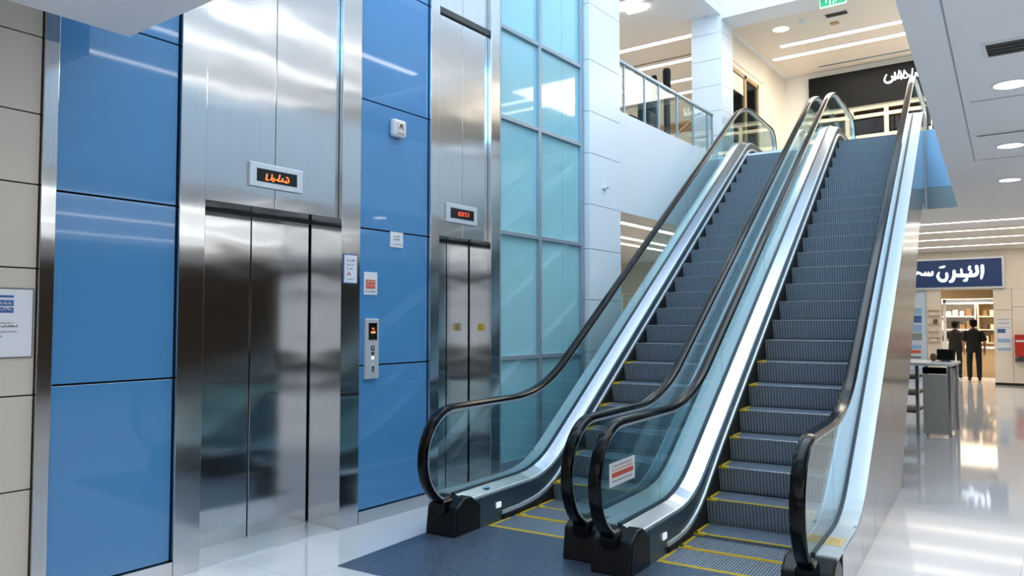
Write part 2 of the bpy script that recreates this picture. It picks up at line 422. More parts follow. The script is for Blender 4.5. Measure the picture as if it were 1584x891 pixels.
elevator(5.017, 5.139, 5.895, 6.044, -4.85, 2.385, 5.56, 'far stainless steel elevator between the blue panel and cyan glass wall', 4.47)

def plate_yz(name, y0, z0, y1, z1, x, d, m, parent=None, bevel=.003):
    return box(x, y0, z0, x + d, y1, z1).build(name, m, parent, bevel=bevel)
# floor indicators
def indicator(pa, pb, label):
    a, b = on_x(*pa, XW), on_x(*pb, XW)
    y0, y1, z1, z0 = a[1], b[1], a[2], b[2]
    r = tag(empty('floor_indicator', (XW - .012, (y0 + y1) / 2, z0)), label, 'elevator display')
    plate_yz('bezel', y0, z0, y1, z1, XW - .012, .022, M['alu'], r)
    dy, dz = (y1 - y0) * .12, (z1 - z0) * .23
    plate_yz('screen', y0 + dy, z0 + dz, y1 - dy, z1 - dz, XW + .006, .006, M['screen'], r, 0)
    return r
r1 = indicator((386, 249), (467, 300), 'large wall display with orange letters above the near elevator doors')
r2 = indicator((690, 313), (737, 350), 'small wall display with red digits above the far elevator doors')
pl1 = lambda x, y: on_x(375 + x / 12.73, 240 + y / 12.73, XW + .0125)
letters('letter', [([(482, 378), (476, 430), (468, 478), (500, 490)], 26), ([(582, 385), (578, 440), (560, 480), (540, 488)], 18),
         ([(585, 465), (615, 455), (635, 480), (615, 518), (590, 505), (588, 470)], 16), ([(668, 488), (672, 492)], 22),
         ([(735, 395), (722, 450), (700, 505), (745, 515)], 24), ([(805, 472), (775, 478), (790, 500), (775, 520), (820, 525)], 18),
         ([(868, 440), (902, 470), (908, 530), (880, 548), (842, 535), (862, 510)], 20)], pl1, (1, 0, 0), M['orange'], r1, .002)
pl2 = lambda x, y: on_x(688 + x / 18.556, 308 + y / 18.556, XW + .0125)
letters('letter', [([(440, 375), (405, 390), (400, 450), (445, 480)], 26), ([(430, 380), (430, 480)], 20), ([(487, 375), (487, 490)], 18), ([(530, 385), (530, 500)], 18),
         ([(612, 395), (580, 400), (582, 440), (615, 450), (612, 495), (580, 495)], 18), ([(655, 405), (690, 440), (690, 490), (655, 510)], 18)], pl2, (1, 0, 0), M['redled'], r2, .002)

# call panel
a, b = on_x(563, 493, XW), on_x(582, 585, XW)
cp = tag(empty('call_panel', (XW, (a[1] + b[1]) / 2, b[2])), 'tall narrow steel elevator call panel with small black screen on blue wall', 'call panel')
y0, y1, z0, z1 = a[1] - .005, b[1], b[2], a[2]
plate_yz('face_plate', y0, z0, y1, z1, XW, .028, M['alu'], cp, .004)
yc = (y0 + y1) / 2 + .004
plate_yz('screen', yc - .046, z1 - .17, yc + .046, z1 - .035, XW + .027, .004, M['screen'], cp, 0)
plate_yz('floor_digit', yc - .022, z1 - .118, yc + .025, z1 - .102, XW + .031, .001, M['orange'], cp, 0)
strokes([([(yc - .008, z1 - .075), (yc - .008, z1 - .082)], .006), ([(yc + .008, z1 - .075), (yc + .008, z1 - .09)], .006)], lambda u, v: (XW + .031, u, v), (1, 0, 0), .001).build('floor_mark', M['orange'], cp)
mb = MB()
strokes([([(yc + .016, z1 - .225), (yc - .012, z1 - .225), (yc - .014, z1 - .25), (yc + .012, z1 - .252), (yc + .012, z1 - .238)], .008)], lambda u, v: (XW + .028, u, v), (1, 0, 0), .003).build('key_switch', M['greydark'], cp)
box(XW + .026, yc - .014, z1 - .295, XW + .034, yc + .014, z1 - .268).build('call_button', M['greydark'], cp, bevel=.003)
box(XW + .026, yc - .014, z1 - .33, XW + .034, yc + .014, z1 - .303).build('call_button', M['letter'], cp, bevel=.003)
box(XW + .026, yc - .016, z1 - .43, XW + .036, yc + .016, z1 - .375).build('lock_button', M['chrome'], cp, bevel=.006)

# alarm, switch plate, notices on the wall
P = on_x(612, 200, XW)
al = tag(empty('alarm_sounder', (XW, P[1], P[2] - .07)), 'square white alarm unit high on the blue panel between elevators', 'alarm')
box(XW, P[1] - .075, P[2] - .075, XW + .06, P[1] + .075, P[2] + .075).build('housing', M['paper'], al, bevel=.02)
box(XW + .055, P[1] - .045, P[2] - .05, XW + .068, P[1] + .05, P[2] + .05).build('face', M['pinkface'], al, bevel=.008)
strokes([([(P[1] - .02, P[2] - .01), (P[1], P[2] + .03), (P[1] + .02, P[2] - .01)], .014), ([(P[1] - .02, P[2] - .035), (P[1] + .025, P[2] - .035)], .01)], lambda u, v: (XW + .068, u, v), (1, 0, 0), .002).build('symbol', M['paper'], al)

def notice(name, y0, z0, y1, z1, x, label, rows, border=None, base=M['paper'], cat='sign', blocks=(), group=None):
    r = tag(empty(name, (x, (y0 + y1) / 2, z0)), label, cat, group)
    if border:
        plate_yz('border', y0 - .008, z0 - .008, y1 + .008, z1 + .008, x, .006, border, r, 0)
    plate_yz('sheet', y0, z0, y1, z1, x + (.003 if border else 0), .006, base, r, 0)
    H = z1 - z0; W = y1 - y0; xf = x + .0085
    for (u0, v0, u1, v1, m) in blocks:
        box(xf - .002, y0 + W * u0, z1 - H * v1, xf + .0012, y0 + W * u1, z1 - H * v0).build('print_block', m, r)
    for i, (v, h, u0, u1, m) in enumerate(rows):
        strokes(script_row(y0 + W * u0, y0 + W * u1, 0, h * H, len(label) * 7 + i), lambda u, w_, v=v: (xf + .001, u, z1 - H * v - w_), (1, 0, 0), .001, False).build('writing', m, r)
    return r
P = on_x(613, 371, XW)
notice('notice', P[1] - .075, P[2] - .065, P[1] + .075, P[2] + .065, XW, 'small white square notice below the alarm on the blue panel joint', [(.3, .1, .25, .75, M['orangeink']), (.5, .1, .25, .75, M['ink']), (.8, .06, .2, .9, M['ink'])])
P = on_x(573, 438, XW)
notice('notice', P[1] - .075, P[2] - .095, P[1] + .07, P[2] + .09, XW, 'white notice with red block on blue panel above the call panel',
       [(.44, .08, .2, .8, M['paper']), (.58, .08, .2, .8, M['paper']), (.86, .06, .08, .9, M['ink'])], blocks=((.14, .34, .84, .72, M['redink']),))
P = on_x(541, 416, XW + .03)
notice('notice', P[1] - .062, P[2] - .108, P[1] + .066, P[2] + .108, XW + .03, 'narrow framed notice with blue and orange print on the steel jamb',
       [(.2, .09, .2, .8, M['blueink']), (.36, .07, .2, .8, M['blueink']), (.5, .07, .2, .75, M['ink']), (.7, .12, .2, .7, M['orangeink']), (.88, .05, .15, .85, M['ink'])], border=M['blueink'])
a, b = on_x(0, 447, XW), on_x(47, 551, XW)
notice('poster', 1.36, b[2], b[1], a[2], XW, 'white poster with blue bands on the beige wall at left edge',
       [(.215, .05, .1, .8, M['paper']), (.3, .05, .1, .8, M['paper']), (.5, .02, .1, .8, M['ink']), (.55, .035, .1, .85, M['greydark']), (.63, .02, .1, .85, M['ink']), (.7, .025, .1, .7, M['ink']), (.85, .03, .3, .55, M['orangeink'])],
       border=M['ink'], blocks=((.08, .09, .8, .125, M['blueink']), (.08, .16, .8, .25, M['blueink']), (.08, .27, .8, .35, M['blueink'])))
# yellow sticker on the far lift's reveal: lies in the plane Y = 5.893
P = on_y(744, 506, 5.893)
sy = tag(empty('warning_sticker', (P[0], 5.893, P[2] - .04)), 'small yellow square sticker on the inner jamb of the far elevator', 'sticker')
box(P[0] - .042, 5.889, P[2] - .04, P[0] + .036, 5.895, P[2] + .04).build('sheet', M['stickeryellow'], sy)
box(P[0] - .034, 5.887, P[2] - .03, P[0] + .028, 5.89, P[2] + .03).build('print', M['yellow'], sy)
# hook/camera on the white pier
P = on_x(934, 290, -4.53)
hk = tag(empty('wall_sensor', P), 'tiny grey sensor on the white pier beside the cyan glass wall', 'sensor')
box(-4.53, P[1] - .03, P[2] - .02, -4.48, P[1] + .04, P[2] + .02).build('body', M['alu'], hk, bevel=.006)
MB().tube([(-4.51, P[1] - .012, P[2] + .02), (-4.51, P[1] - .012, P[2] + .12)], .004).build('rod', M['alu'], hk)

# ================================================================== ESCALATORS
SL = .63
def fillet(pts, radii, n=12):
    out = [np.array(pts[0], float)]
    for i in range(1, len(pts) - 1):
        a, b, c = (np.array(p, float) for p in pts[i - 1:i + 2]); r = radii[i - 1]
        u = (a - b) / np.linalg.norm(a - b); v = (c - b) / np.linalg.norm(c - b)
        ang = math.acos(np.clip(u @ v, -1, 1)); d = r / math.tan(ang / 2)
        p, q = b + u * d, b + v * d
        bis = (u + v) / np.linalg.norm(u + v); cc = b + bis * r / math.sin(ang / 2)
        a0 = math.atan2(*(p - cc)[::-1]); a1 = math.atan2(*(q - cc)[::-1])
        da = (a1 - a0 + PI) % (2 * PI) - PI
        out += [cc + r * np.array([math.cos(a0 + da * k / n), math.sin(a0 + da * k / n)]) for k in range(n + 1)]
    out.append(np.array(pts[-1], float)); return out
S_BOT, S_TOP = 4.24, 15.3
def incline(z0, z1, s0, sa, sb, r1=1.6, r2=2.2):
    b1 = s0 + z0 / SL; b2 = s0 + z1 / SL
    return fillet([(sa, z0), (b1, z0), (b2, z1), (sb, z1)], [r1, r2])
def zf(curve):
    xs = np.array([p[0] for p in curve]); zs = np.array([p[1] for p in curve])
    return lambda s: float(np.interp(s, xs, zs))

def escalator(tc, ds, label, plate_t, hs, dk, ns):
    """tc: centre line, ds: shift along the run, hs/dk: start of handrail and deck inclines (left, right)"""
    x0, y0 = st(ds, tc)
    root = tag(empty('escalator', (x0, y0, 0), EA), label, 'escalator')
    root['_local'] = 1
    # ---------- steps
    nose = [(4.65 + .3175 * k) for k in range(0, 27)]
    zn = zf(incline(0.008, ZU + .008, ns, 4.0, 15.4, .35, .5))
    tread = MB(); tread.cur = 0
    prof = [(0, -.004), (.02, 0), (.325, 0), (.325, -.02), (.03, -.02)]
    tread.prism(prof, -.43, .43, 'x')
    tread.cur = 1
    rp = [(.0, -.004), (.006, -.03), (.016, -.08), (.03, -.14), (.042, -.2), (.06, -.2), (.05, -.1), (.03, -.02)]
    tread.prism(rp, -.43, .43, 'x')
    first = None
    for k, s in enumerate(nose):
        if s < 5.25 or s > 13.15: continue
        z = zn(s + .0) 
        if first is None:
            first = tread.build('step', [M['tread'], M['riser']], root, smooth=False); o = first
        else:
            o = first.copy(); COL.objects.link(o); o.parent = root
        o.location = (0, s, z)
        if s < 7.6:
            ye = MB()
            if s < 6.0: ye.box(-.428, .001, -.003, .428, .022, .0025)
            ye.box(-.428, .002, -.004, -.405, .30, .003); ye.box(-.43, -.002, -.012, -.35, .05, .003)
            e = ye.build('yellow_edge', M['yellow'], o)
    # comb plates and landing plates
    for nm, a, b, z in (('comb_plate', 4.93, 5.30, 0), ('comb_plate', 13.15, 13.5, ZU)):
        box(-.43, a, z - .03, .43, b, z + .004).build(nm, M['tread'], root)
    ye = MB(); ye.box(-.44, 4.885, .0, .44, 4.93, .006); ye.box(-.43, 5.27, .003, .43, 5.29, .007); ye.box(-.44, 4.93, .0, -.415, 5.2, .006); ye.box(.415, 4.93, 0, .44, 5.2, .006)
    ye.build('yellow_comb_edge', M['yellow'], root)
    box(plate_t[0], 3.7 - ds, 0, plate_t[1], 4.885, .006).build('landing_plate', M['plate'], root)
    box(-.6, 13.5, ZU, .6, 15.6, ZU + .012).build('landing_plate', M['plate'], root)
    sgrid = list(np.arange(4.63, 15.2, .12))
    pits = zf(incline(-.02, ZU - .25, 6.0, 4.0, 15.6, 1, 1))
    und = [(4.6, 0), (8.2, 0), (9.2, .9), (10.2, 1.75), (11.2, 2.75), (12.0, 3.25), (12.5, 3.25)]
    # truss casing under the steps
    ups = [(s, max(.001, pits(s) - .25)) for s in np.arange(6.9, 12.55, .15)]
    uz = zf([np.array(p) for p in und])
    MB().band([(s, z) for s, z in ups], [(s, min(uz(s), z - .01)) for s, z in ups], -.70, .70).build('truss_casing', M['joint'], root)
    for side, hs0, ds0 in ((-1, hs[0], dk[0]), (1, hs[1], dk[1])):
        gx = .592 * side
        # ---------- handrail path
        zl, zt = .95, ZU + .94
        main = incline(zl, zt, hs0, 4.62, 14.95, 1.8, 2.2)
        rr = .365
        arc1 = [np.array([4.62 + rr * math.cos(q), zl - rr + rr * math.sin(q)]) for q in np.linspace(-.42 * PI, -1.5 * PI, 22)]
        arc2 = [np.array([14.95 + rr * math.cos(q), zt - rr + rr * math.sin(q)]) for q in np.linspace(.5 * PI, -.42 * PI, 20)]
        path = [np.array([4.9, .235])] + arc1[:-1] + main[0:-1] + arc2 + [np.array([14.7, ZU + .24])]
        p3 = [(gx, p[0], p[1]) for p in path]
        cr = [(-.04, -.014), (-.042, .004), (-.034, .016), (-.018, .022), (.018, .022), (.034, .016), (.042, .004), (.04, -.014), (.02, -.014), (.02, -.006), (-.02, -.006), (-.02, -.014)]
        cr = [(a, -b) for a, b in cr] if False else cr
        MB().sweep(p3, cr).build('handrail', M['rubber'], root, smooth=True)
        tr = [(-.03, -.034), (-.03, -.012), (.03, -.012), (.03, -.034)]
        MB().sweep(p3, tr).build('handrail_track', M['alu'], root)
        # ---------- deck lines
        zd = zf(incline(.28, ZU + .3, ds0 + .0, 4.0, 15.6, 1.1, .9))
        zh = zf(incline(zl, zt, hs0, 4.0, 15.6, 1.8, 2.2))
        # ---------- glass panels
        cuts = [5.35, 6.9, 8.5, 10.1, 11.7, 13.3, 14.5]
        inner = .03
        a1 = [(p[0] + 0, p[1]) for p in [np.array([4.62 + (rr - inner) * math.cos(q), zl - rr + (rr - inner) * math.sin(q)]) for q in np.linspace(-.62 * PI, -1.5 * PI, 14)]]
        ss = np.linspace(4.7, cuts[0] - .004, 5)
        end = a1 + [(s, zh(s) - inner) for s in ss] + [(cuts[0] - .004, zd(cuts[0])), (4.75, zd(4.75))]
        MB().prism(end, gx - .005, gx + .005, 'x').build('glass_panel', M['glass'], root)
        for u, v in zip(cuts[:-1], cuts[1:]):
            ss = np.linspace(u + .004, v - .004, 12)
            MB().band([(s, zh(s) - inner) for s in ss], [(s, zd(s) - .01) for s in ss], gx - .005, gx + .005).build('glass_panel', M['glass'], root)
        a2 = [(14.95 + (rr - inner) * math.cos(q), zt - rr + (rr - inner) * math.sin(q)) for q in np.linspace(.5 * PI, -.4 * PI, 14)]
        end = [(14.504, zt - inner), (14.8, zt - inner)] + a2 + [(14.9, ZU + .3), (14.504, ZU + .3)]
        MB().prism(end, gx - .005, gx + .005, 'x').build('glass_panel', M['glass'], root)
        # ---------- decks, gaskets, skirts
        i1 = .478 * side; o1 = .727 * side
        gi, go = gx - .016 * side, gx + .016 * side
        def strip(name, xa, za, xb, zb, th, m, sg=sgrid, up=0.):
            b = MB(); vs = []; n = len(sg)
            for s in sg:
                z = zd(s) + (float(np.interp(s, (5.4, 6.4), (0, up))) if up else 0.)
                vs += [(xa, s, z + za), (xb, s, z + zb), (xb, s, z + zb - th), (xa, s, z + za - th)]
            fs = [(0, 1, 2, 3), tuple(4 * (n - 1) + k for k in range(4))]
            for i in range(n - 1):
                for k in range(4): fs.append((4 * i + k, 4 * i + (k + 1) % 4, 4 * i + 4 + (k + 1) % 4, 4 * i + 4 + k))
            return b.add(vs, fs).build(name, m, root)
        strip('gasket', gx - .017, .012, gx + .017, .012, .03, M['gasket'])
        strip('inner_deck', gi, .004, i1, -.03, .02, M['deck'])
        strip('outer_deck', go, .004, o1, .004, .02, M['alu'])
        strip('deck_edge', i1, -.03, i1 - .012 * side, -.034, .018, M['alu'])
        strip('skirt_panel', i1 - .002 * side, -.05, i1 - .022 * side, -.052, .15, M['skirt'])
        sg2 = [s for s in sgrid if s > 5.05]; lift = .06
        strip('skirt_strip', i1 - .0 * side, -.198, i1 - .036 * side, -.205, .028, M['alu'], sg2, lift)
        strip('skirt_brush', i1 - .0 * side, -.233, i1 - .044 * side, -.24, .34, M['brush'], sg2, lift)
        # ---------- newel pedestals
        lo, hi = min(.447 * side, .727 * side), max(.447 * side, .727 * side)
        MB().prism([(4.46, 0), (4.80, 0), (4.80, .19), (4.68, .272), (4.59, .272), (4.49, .215)], lo, hi, 'x').build('newel_pedestal', M['plastic'], root, bevel=.015)
        MB().tube([(gx, 4.45, .22), (gx, 4.56, .22)], .062, 16).build('handrail_inlet', M['rubber'], root, smooth=True)
        # inspection light / sensor square on the skirt
        xa = .452 * side
        box(min(xa, xa - .012 * side), 5.02, .11, max(xa, xa - .012 * side), 5.085, .155).build('sensor', M['letter'], root, bevel=.004)
        MB().band([(s, zd(s) - .05) for s in np.arange(4.8, 5.4, .1)], [(s, .0) for s in np.arange(4.8, 5.4, .1)], min(xa, .47 * side), max(xa, .47 * side)).build('skirt_panel', M['skirt'], root)
        # upper end pedestal
        MB().prism([(14.9, ZU), (15.35, ZU), (15.3, ZU + .28), (14.9, ZU + .3)], lo, hi, 'x').build('newel_pedestal', M['alu'], root, bevel=.015)
        # ---------- outer cladding in panels
        cs = [4.8, 5.6, 6.25, 6.9, 7.55, 8.2, 8.9, 9.6, 10.4, 11.2, 12.0, 12.5]
        for u, v in zip(cs[:-1], cs[1:]):
            ss = np.linspace(u + .003, v - .003, 6)
            MB().band([(s, zd(s) + .002) for s in ss], [(s, uz(s)) for s in ss], min(o1, o1 - .02 * side), max(o1, o1 - .02 * side)).build('cladding_panel', M['clad'], root)
    return root
escR = escalator(-1.475, 0.0, 'right escalator, its open side cladding facing the polished floor', (-.73, .73), (4.5, 4.3), (5.25, 5.12), 5.57)
escL = escalator(-2.93, 0.15, 'left escalator, running beside the cyan glass wall', (-.73, .724), (4.5, 4.43), (5.45, 5.38), 5.66)
for r in (escR, escL): del r['_local']
def esc_pt(root, p):
    c, s_ = math.cos(EA), math.sin(EA)
    return (root.location.x + c * p[0] - s_ * p[1], root.location.y + s_ * p[0] + c * p[1], p[2])

# sticker on the glass of the right escalator's left balustrade
n = tag(empty('warning_notice', esc_pt(escR, (-.586, 4.66, .55)), EA), 'white notice with orange line stuck on glass of the middle balustrade', 'sign')
n['_local'] = 1
box(0, -.2, 0, .004, .2, .15).build('sheet', M['paper'], n)
box(.004, -.17, .055, .005, .17, .085).build('print_band', M['redink'], n)
strokes(script_row(-.16, .16, 0, .02, 5), lambda u, w_: (.004, u, .1 - w_), (1, 0, 0), .001, False).build('writing', M['orangeink'], n)
strokes(script_row(-.16, .16, 0, .012, 6), lambda u, w_: (.004, u, .125 - w_), (1, 0, 0), .001, False).build('writing', M['ink'], n)
strokes(script_row(-.16, .16, 0, .012, 8), lambda u, w_: (.004, u, .03 - w_), (1, 0, 0), .001, False).build('writing', M['ink'], n)
del n['_local']
n = tag(empty('warning_sticker', esc_pt(escR, (.66, 4.96, .2845)), EA), 'yellow sticker with orange writing on the outer deck of the right balustrade', 'sticker')
n['_local'] = 1
box(-.048, -.09, 0, .05, .09, .002).build('sheet', M['stickeryellow'], n)
for q, (sd, o) in enumerate(((11, -.05), (12, -.01), (13, .035))):
    strokes(script_row(-.035, .038, 0, .022, sd, .006), lambda u, w_, o=o: (u, o - w_, .002), (0, 0, 1), .001, False).build('writing', M['orangeink'], n)
del n['_local']
n = tag(empty('floor_symbol', esc_pt(escL, (-.535, 5.0, .27)), EA), 'blue round pictogram sticker on the white deck of the left escalator', 'sticker')
n['_local'] = 1
mb = MB(); mb.prism([(.028 * math.cos(a), .045 * math.sin(a)) for a in np.linspace(0, 2 * PI, 16, endpoint=False)], 0, .004, 'z'); mb.build('disc', M['lightblue'], n)
strokes([([(-.01, -.02), (.0, .01), (.01, .025)], .006), ([(-.012, .0), (.012, -.01)], .006)], lambda u, v: (u, v, .004), (0, 0, 1), .001).build('symbol', M['blueink'], n)
del n['_local']

# ================================================================== CEILING FITTINGS
def downlight(px, py, z, r, label, group=None, lamp='lamp'):
    P = on_z(px, py, z); o = tag(empty('downlight', P), label, 'ceiling light', group)
    mb = MB(); ring = [(r * 1.0, 0), (r * 1.14, 0), (r * 1.14, -.006), (r * 1.0, -.006)]
    vs = []; seg = 28
    for k in range(seg):
        a = 2 * PI * k / seg
        vs += [(P[0] + q[0] * math.cos(a), P[1] + q[0] * math.sin(a), z + q[1]) for q in ring]
    mb.add(vs, [[4 * k + j, 4 * k + (j + 1) % 4, 4 * ((k + 1) % seg) + (j + 1) % 4, 4 * ((k + 1) % seg) + j] for k in range(seg) for j in range(4)])
    mb.build('rim', M['white'], o)
    mb = MB(); mb.prism([(P[0] + r * math.cos(a), P[1] + r * math.sin(a)) for a in np.linspace(0, 2 * PI, 28, endpoint=False)], z - .004, z + .0, 'z'); mb.build('diffuser', M[lamp], o)
    return o
downlight(1564, 130, 3.25, .105, 'nearest round downlight in the white soffit, below the slot vent')
downlight(1563, 225, 3.25, .105, 'second round downlight in the white soffit')
downlight(1562, 278, 3.25, .105, 'farthest round downlight in the white soffit')
downlight(1208, 45, ZC, .14, 'round downlight in the upper cream ceiling beside the light strips', lamp='warmlamp')

def strip_light(x0, y0, x1, y1, z, w, label, lamp, group=None):
    o = tag(empty('strip_light', ((x0 + x1) / 2, (y0 + y1) / 2, z)), label, 'ceiling light', group)
    if abs(x1 - x0) > abs(y1 - y0):
        box(x0 - .02, y0 - w / 2 - .015, z - .012, x1 + .02, y0 + w / 2 + .015, z).build('housing', M['white'], o)
        box(x0, y0 - w / 2, z - .016, x1, y0 + w / 2, z - .011).build('diffuser', M[lamp], o)
    else:
        box(x0 - w / 2 - .015, y0 - .02, z - .012, x0 + w / 2 + .015, y1 + .02, z).build('housing', M['white'], o)
        box(x0 - w / 2, y0, z - .016, x0 + w / 2, y1, z - .011).build('diffuser', M[lamp], o)
    return o
for i, y in enumerate((16.2, 17.75, 19.4, 21.3)):
    strip_light(-3.6, y, 3.5, y, 3.45, .12, ['nearest', 'second', 'third', 'farthest'][i] + ' of the long strip lights on the ceiling before the navy shop sign', 'warmlamp')
for i, (y, x0) in enumerate(((15.0, -4.45), (15.68, -4.8))):
    strip_light(x0, y, 3.0, y, ZC, .13, ('nearer' if i == 0 else 'farther') + ' of two strip lights on the upper cream ceiling above the black sign', 'warmlamp')
for i, y in enumerate((11.35, 13.4, 14.6, 15.8, 16.7)):
    strip_light(-11.5, y, -5.5, y, ZC, .13, ['first', 'second', 'third', 'fourth', 'fifth'][i] + ' strip light from the front above the balcony railing', 'warmlamp')
# reflections' sources: strips of the upper right hall, parallel to the lift wall
for i, (x, y0, y1) in enumerate(((.6, 3, 8), (2.2, 4, 12), (4.2, 3, 12), (6.4, 5, 12.4), (8.6, 2, 12.4), (12.1, 7, 12.3), (14, 3, 12))):
    strip_light(x, y0, x, y1, ZC, .16, 'strip light over the upper right hall, out of the photograph', 'lamp', 'strip lights over the upper right hall')
for i, (x, y0, y1) in enumerate(((1.0, -4, 8), (3.0, -3, 11), (5.5, 0, 12))):
    strip_light(x, y0, x, y1, 3.25, .12, 'strip light under the right soffit, out of the photograph', 'lamp', 'strip lights under the right soffit')

def vent(x0, y0, x1, y1, z, label, n):
    o = tag(empty('air_vent', ((x0 + x1) / 2, (y0 + y1) / 2, z)), label, 'vent')
    mb = MB(); f = .02
    mb.box(x0 - f, y0 - f, z - .008, x1 + f, y0, z); mb.box(x0 - f, y1, z - .008, x1 + f, y1 + f, z); mb.box(x0 - f, y0, z - .008, x0, y1, z); mb.box(x1, y0, z - .008, x1 + f, y1, z)
    mb.build('frame', M['alu'], o)
    box(x0, y0, z - .003, x1, y1, z).build('duct', M['joint'], o)
    for k in range(n):
        y = y0 + (y1 - y0) * (k + .5) / n; box(x0, y - .006, z - .007, x1, y + .006, z - .003).build('slat', M['greydark'], o)
    return o
vent(-.37, 5.27, 1.1, 5.52, 3.25, 'dark slatted slot vent in the white soffit at the right edge', 4)
P = on_z(1510, 209, 3.25)
vent(P[0], P[1], P[0] + 1.3, P[1] + .05, 3.25, 'thin dark slot vent between the downlights in the soffit', 1)
P = on_z(1277, 24, ZC); Q = on_z(1310, 17, ZC)
vent(P[0], P[1] - .05, Q[0], P[1] + .12, ZC, 'small brown vent in the upper cream ceiling under the exit sign', 2)
P = on_z(1265, 103, ZC)
vent(P[0], P[1], P[0] + 3, P[1] + .04, ZC, 'long thin dark slot vent in the upper cream ceiling', 1)
P = on_z(985, 101, ZC)
vent(P[0] - .4, P[1], P[0] + 1.3, P[1] + .05, ZC, 'thin slot vent in the ceiling above the balcony', 1)
P = on_z(1244, 32, ZC)
sd = tag(empty('smoke_detector', P), 'round white smoke detector on the upper cream ceiling', 'smoke detector')
MB().tube([(P[0], P[1], ZC), (P[0], P[1], ZC - .03)], [.08, .07], 18).build('base', M['white'], sd); MB().tube([(P[0], P[1], ZC - .03), (P[0], P[1], ZC - .06)], [.05, .03], 18).build('sensor', M['alu'], sd)
P = on_z(1291, 35, ZC)
sd = tag(empty('ceiling_speaker', P), 'small square beige ceiling box near the brown vent', 'ceiling box')
box(P[0] - .07, P[1] - .05, ZC - .03, P[0] + .07, P[1] + .05, ZC).build('body', M['tan'], sd, bevel=.01)
# pendant spot above the balcony
P = on_z(985, 22, ZC)
sd = tag(empty('spot_light', P), 'small twin spot light on a track in the balcony ceiling', 'ceiling light')
box(P[0] - .9, P[1] - .4, ZC - .02, P[0] + .5, P[1] - .37, ZC).build('track', M['alu'], sd)
box(P[0] - .25, P[1] - .5, ZC - .06, P[0] + .22, P[1] - .4, ZC - .02).build('lamp_head', M['lamp'], sd); box(P[0] - .05, P[1] - .3, ZC - .06, P[0] + .3, P[1] - .2, ZC - .02).build('lamp_head', M['lamp'], sd)

# exit sign
Ys = 12.95
a, b = on_y(1268, 13, Ys), on_y(1309, 3, Ys)
ex = tag(empty('exit_sign', ((a[0] + b[0]) / 2, Ys, a[2])), 'green exit sign hanging from the upper ceiling at the top edge', 'exit sign')
x0, x1, z0 = a[0], b[0], a[2]
box(x0, Ys, z0, x1, Ys + .04, z0 + .24).build('case', M['mint'], ex)
box(x0 + .012, Ys - .004, z0 + .014, x1 - .012, Ys, z0 + .228).build('face', M['green'], ex)
pe = lambda u, v: (x0 + u * (x1 - x0), Ys - .004, z0 + v)
strokes([([(.25, .075), (.25, .08)], .05), ([(.4, .03), (.4, .12), (.5, .15)], .05), ([(.52, .03), (.54, .1), (.48, .15)], .045), ([(.62, .05), (.64, .16)], .04)], lambda u, v: (x0 + u * (x1 - x0), Ys - .004, z0 + .01 + v), (0, -1, 0), .003).build('pictogram', M['mint'], ex)
MB().tube([((x0 + x1) / 2, Ys + .02, z0 + .24), ((x0 + x1) / 2, Ys + .02, ZC - .1)], .01).build('hanger', M['alu'], ex)

# ================================================================== UPPER STOREY THINGS
# balcony railing
r = tag(empty('balcony_railing', (-4.83, 10.4, ZU)), 'glass railing with grey metal handrail along the upper left balcony', 'railing')
zr = 5.14
box(-4.86, 8.5, zr - .05, -4.80, 12.36, zr).build('top_rail', M['frame'], r, bevel=.012)
ys = [on_x(p, 200, -4.83)[1] for p in (965, 997, 1019, 1047, 1072, 1094)] + [12.34]
for y in ys: box(-4.845, y - .013, ZU + .01, -4.815, y + .013, zr - .05).build('post', M['frame'], r)
for a, b in zip([8.5] + ys[:-1], ys): box(-4.835, a + .02, ZU + .04, -4.825, b - .02, zr - .07).build('glass_panel', M['pane'], r)
# short baluster railing at the end of the opening
p0 = st(12.72, -.70); p1 = st(12.72, -.36)
r = tag(empty('landing_railing', (p0[0], p0[1], ZU)), 'short dark baluster railing beside the top of the right escalator', 'railing')
for k in range(6):
    q = k / 5; x = p0[0] + (p1[0] - p0[0]) * q; y = p0[1] + (p1[1] - p0[1]) * q
    MB().tube([(x, y, ZU + .006), (x, y, ZU + .95)], .012, 8).build('baluster', M['greydark'], r)
MB().tube([(p0[0], p0[1], ZU + .96), (p1[0], p1[1], ZU + .96)], .022, 10).build('top_rail', M['greydark'], r)

# left shop window on the upper wall
r = struct(empty('window_2', (-5.0, 14.5, 5.4)))
wy0, wy1, wz0, wz1 = 13.45, 15.19, 4.6, 6.36
mb = MB(); mb.box(-5.0, wy0, wz0, -4.95, wy0 + .07, wz1); mb.box(-5.0, wy1 - .07, wz0, -4.95, wy1, wz1); mb.box(-5.0, wy0, wz1 - .07, -4.95, wy1, wz1); mb.box(-5.0, wy0, wz0, -4.95, wy1, wz0 + .07); mb.box(-5.0, 14.36, wz0, -4.95, 14.46, wz1)
mb.build('window_frame', M['tan'], r)
box(-4.999, wy0 + .07, wz0 + .07, -4.985, wy1 - .07, wz1 - .07).build('pane', M['screen'], r)
box(-4.984, wy0 + .1, 5.95, -4.975, 14.34, 6.28).build('blind', M['warm'], r)
struct(box(-5.0, 13.5, 6.5, -4.985, 15.6, 6.62).build('trim_10', M['warm']))

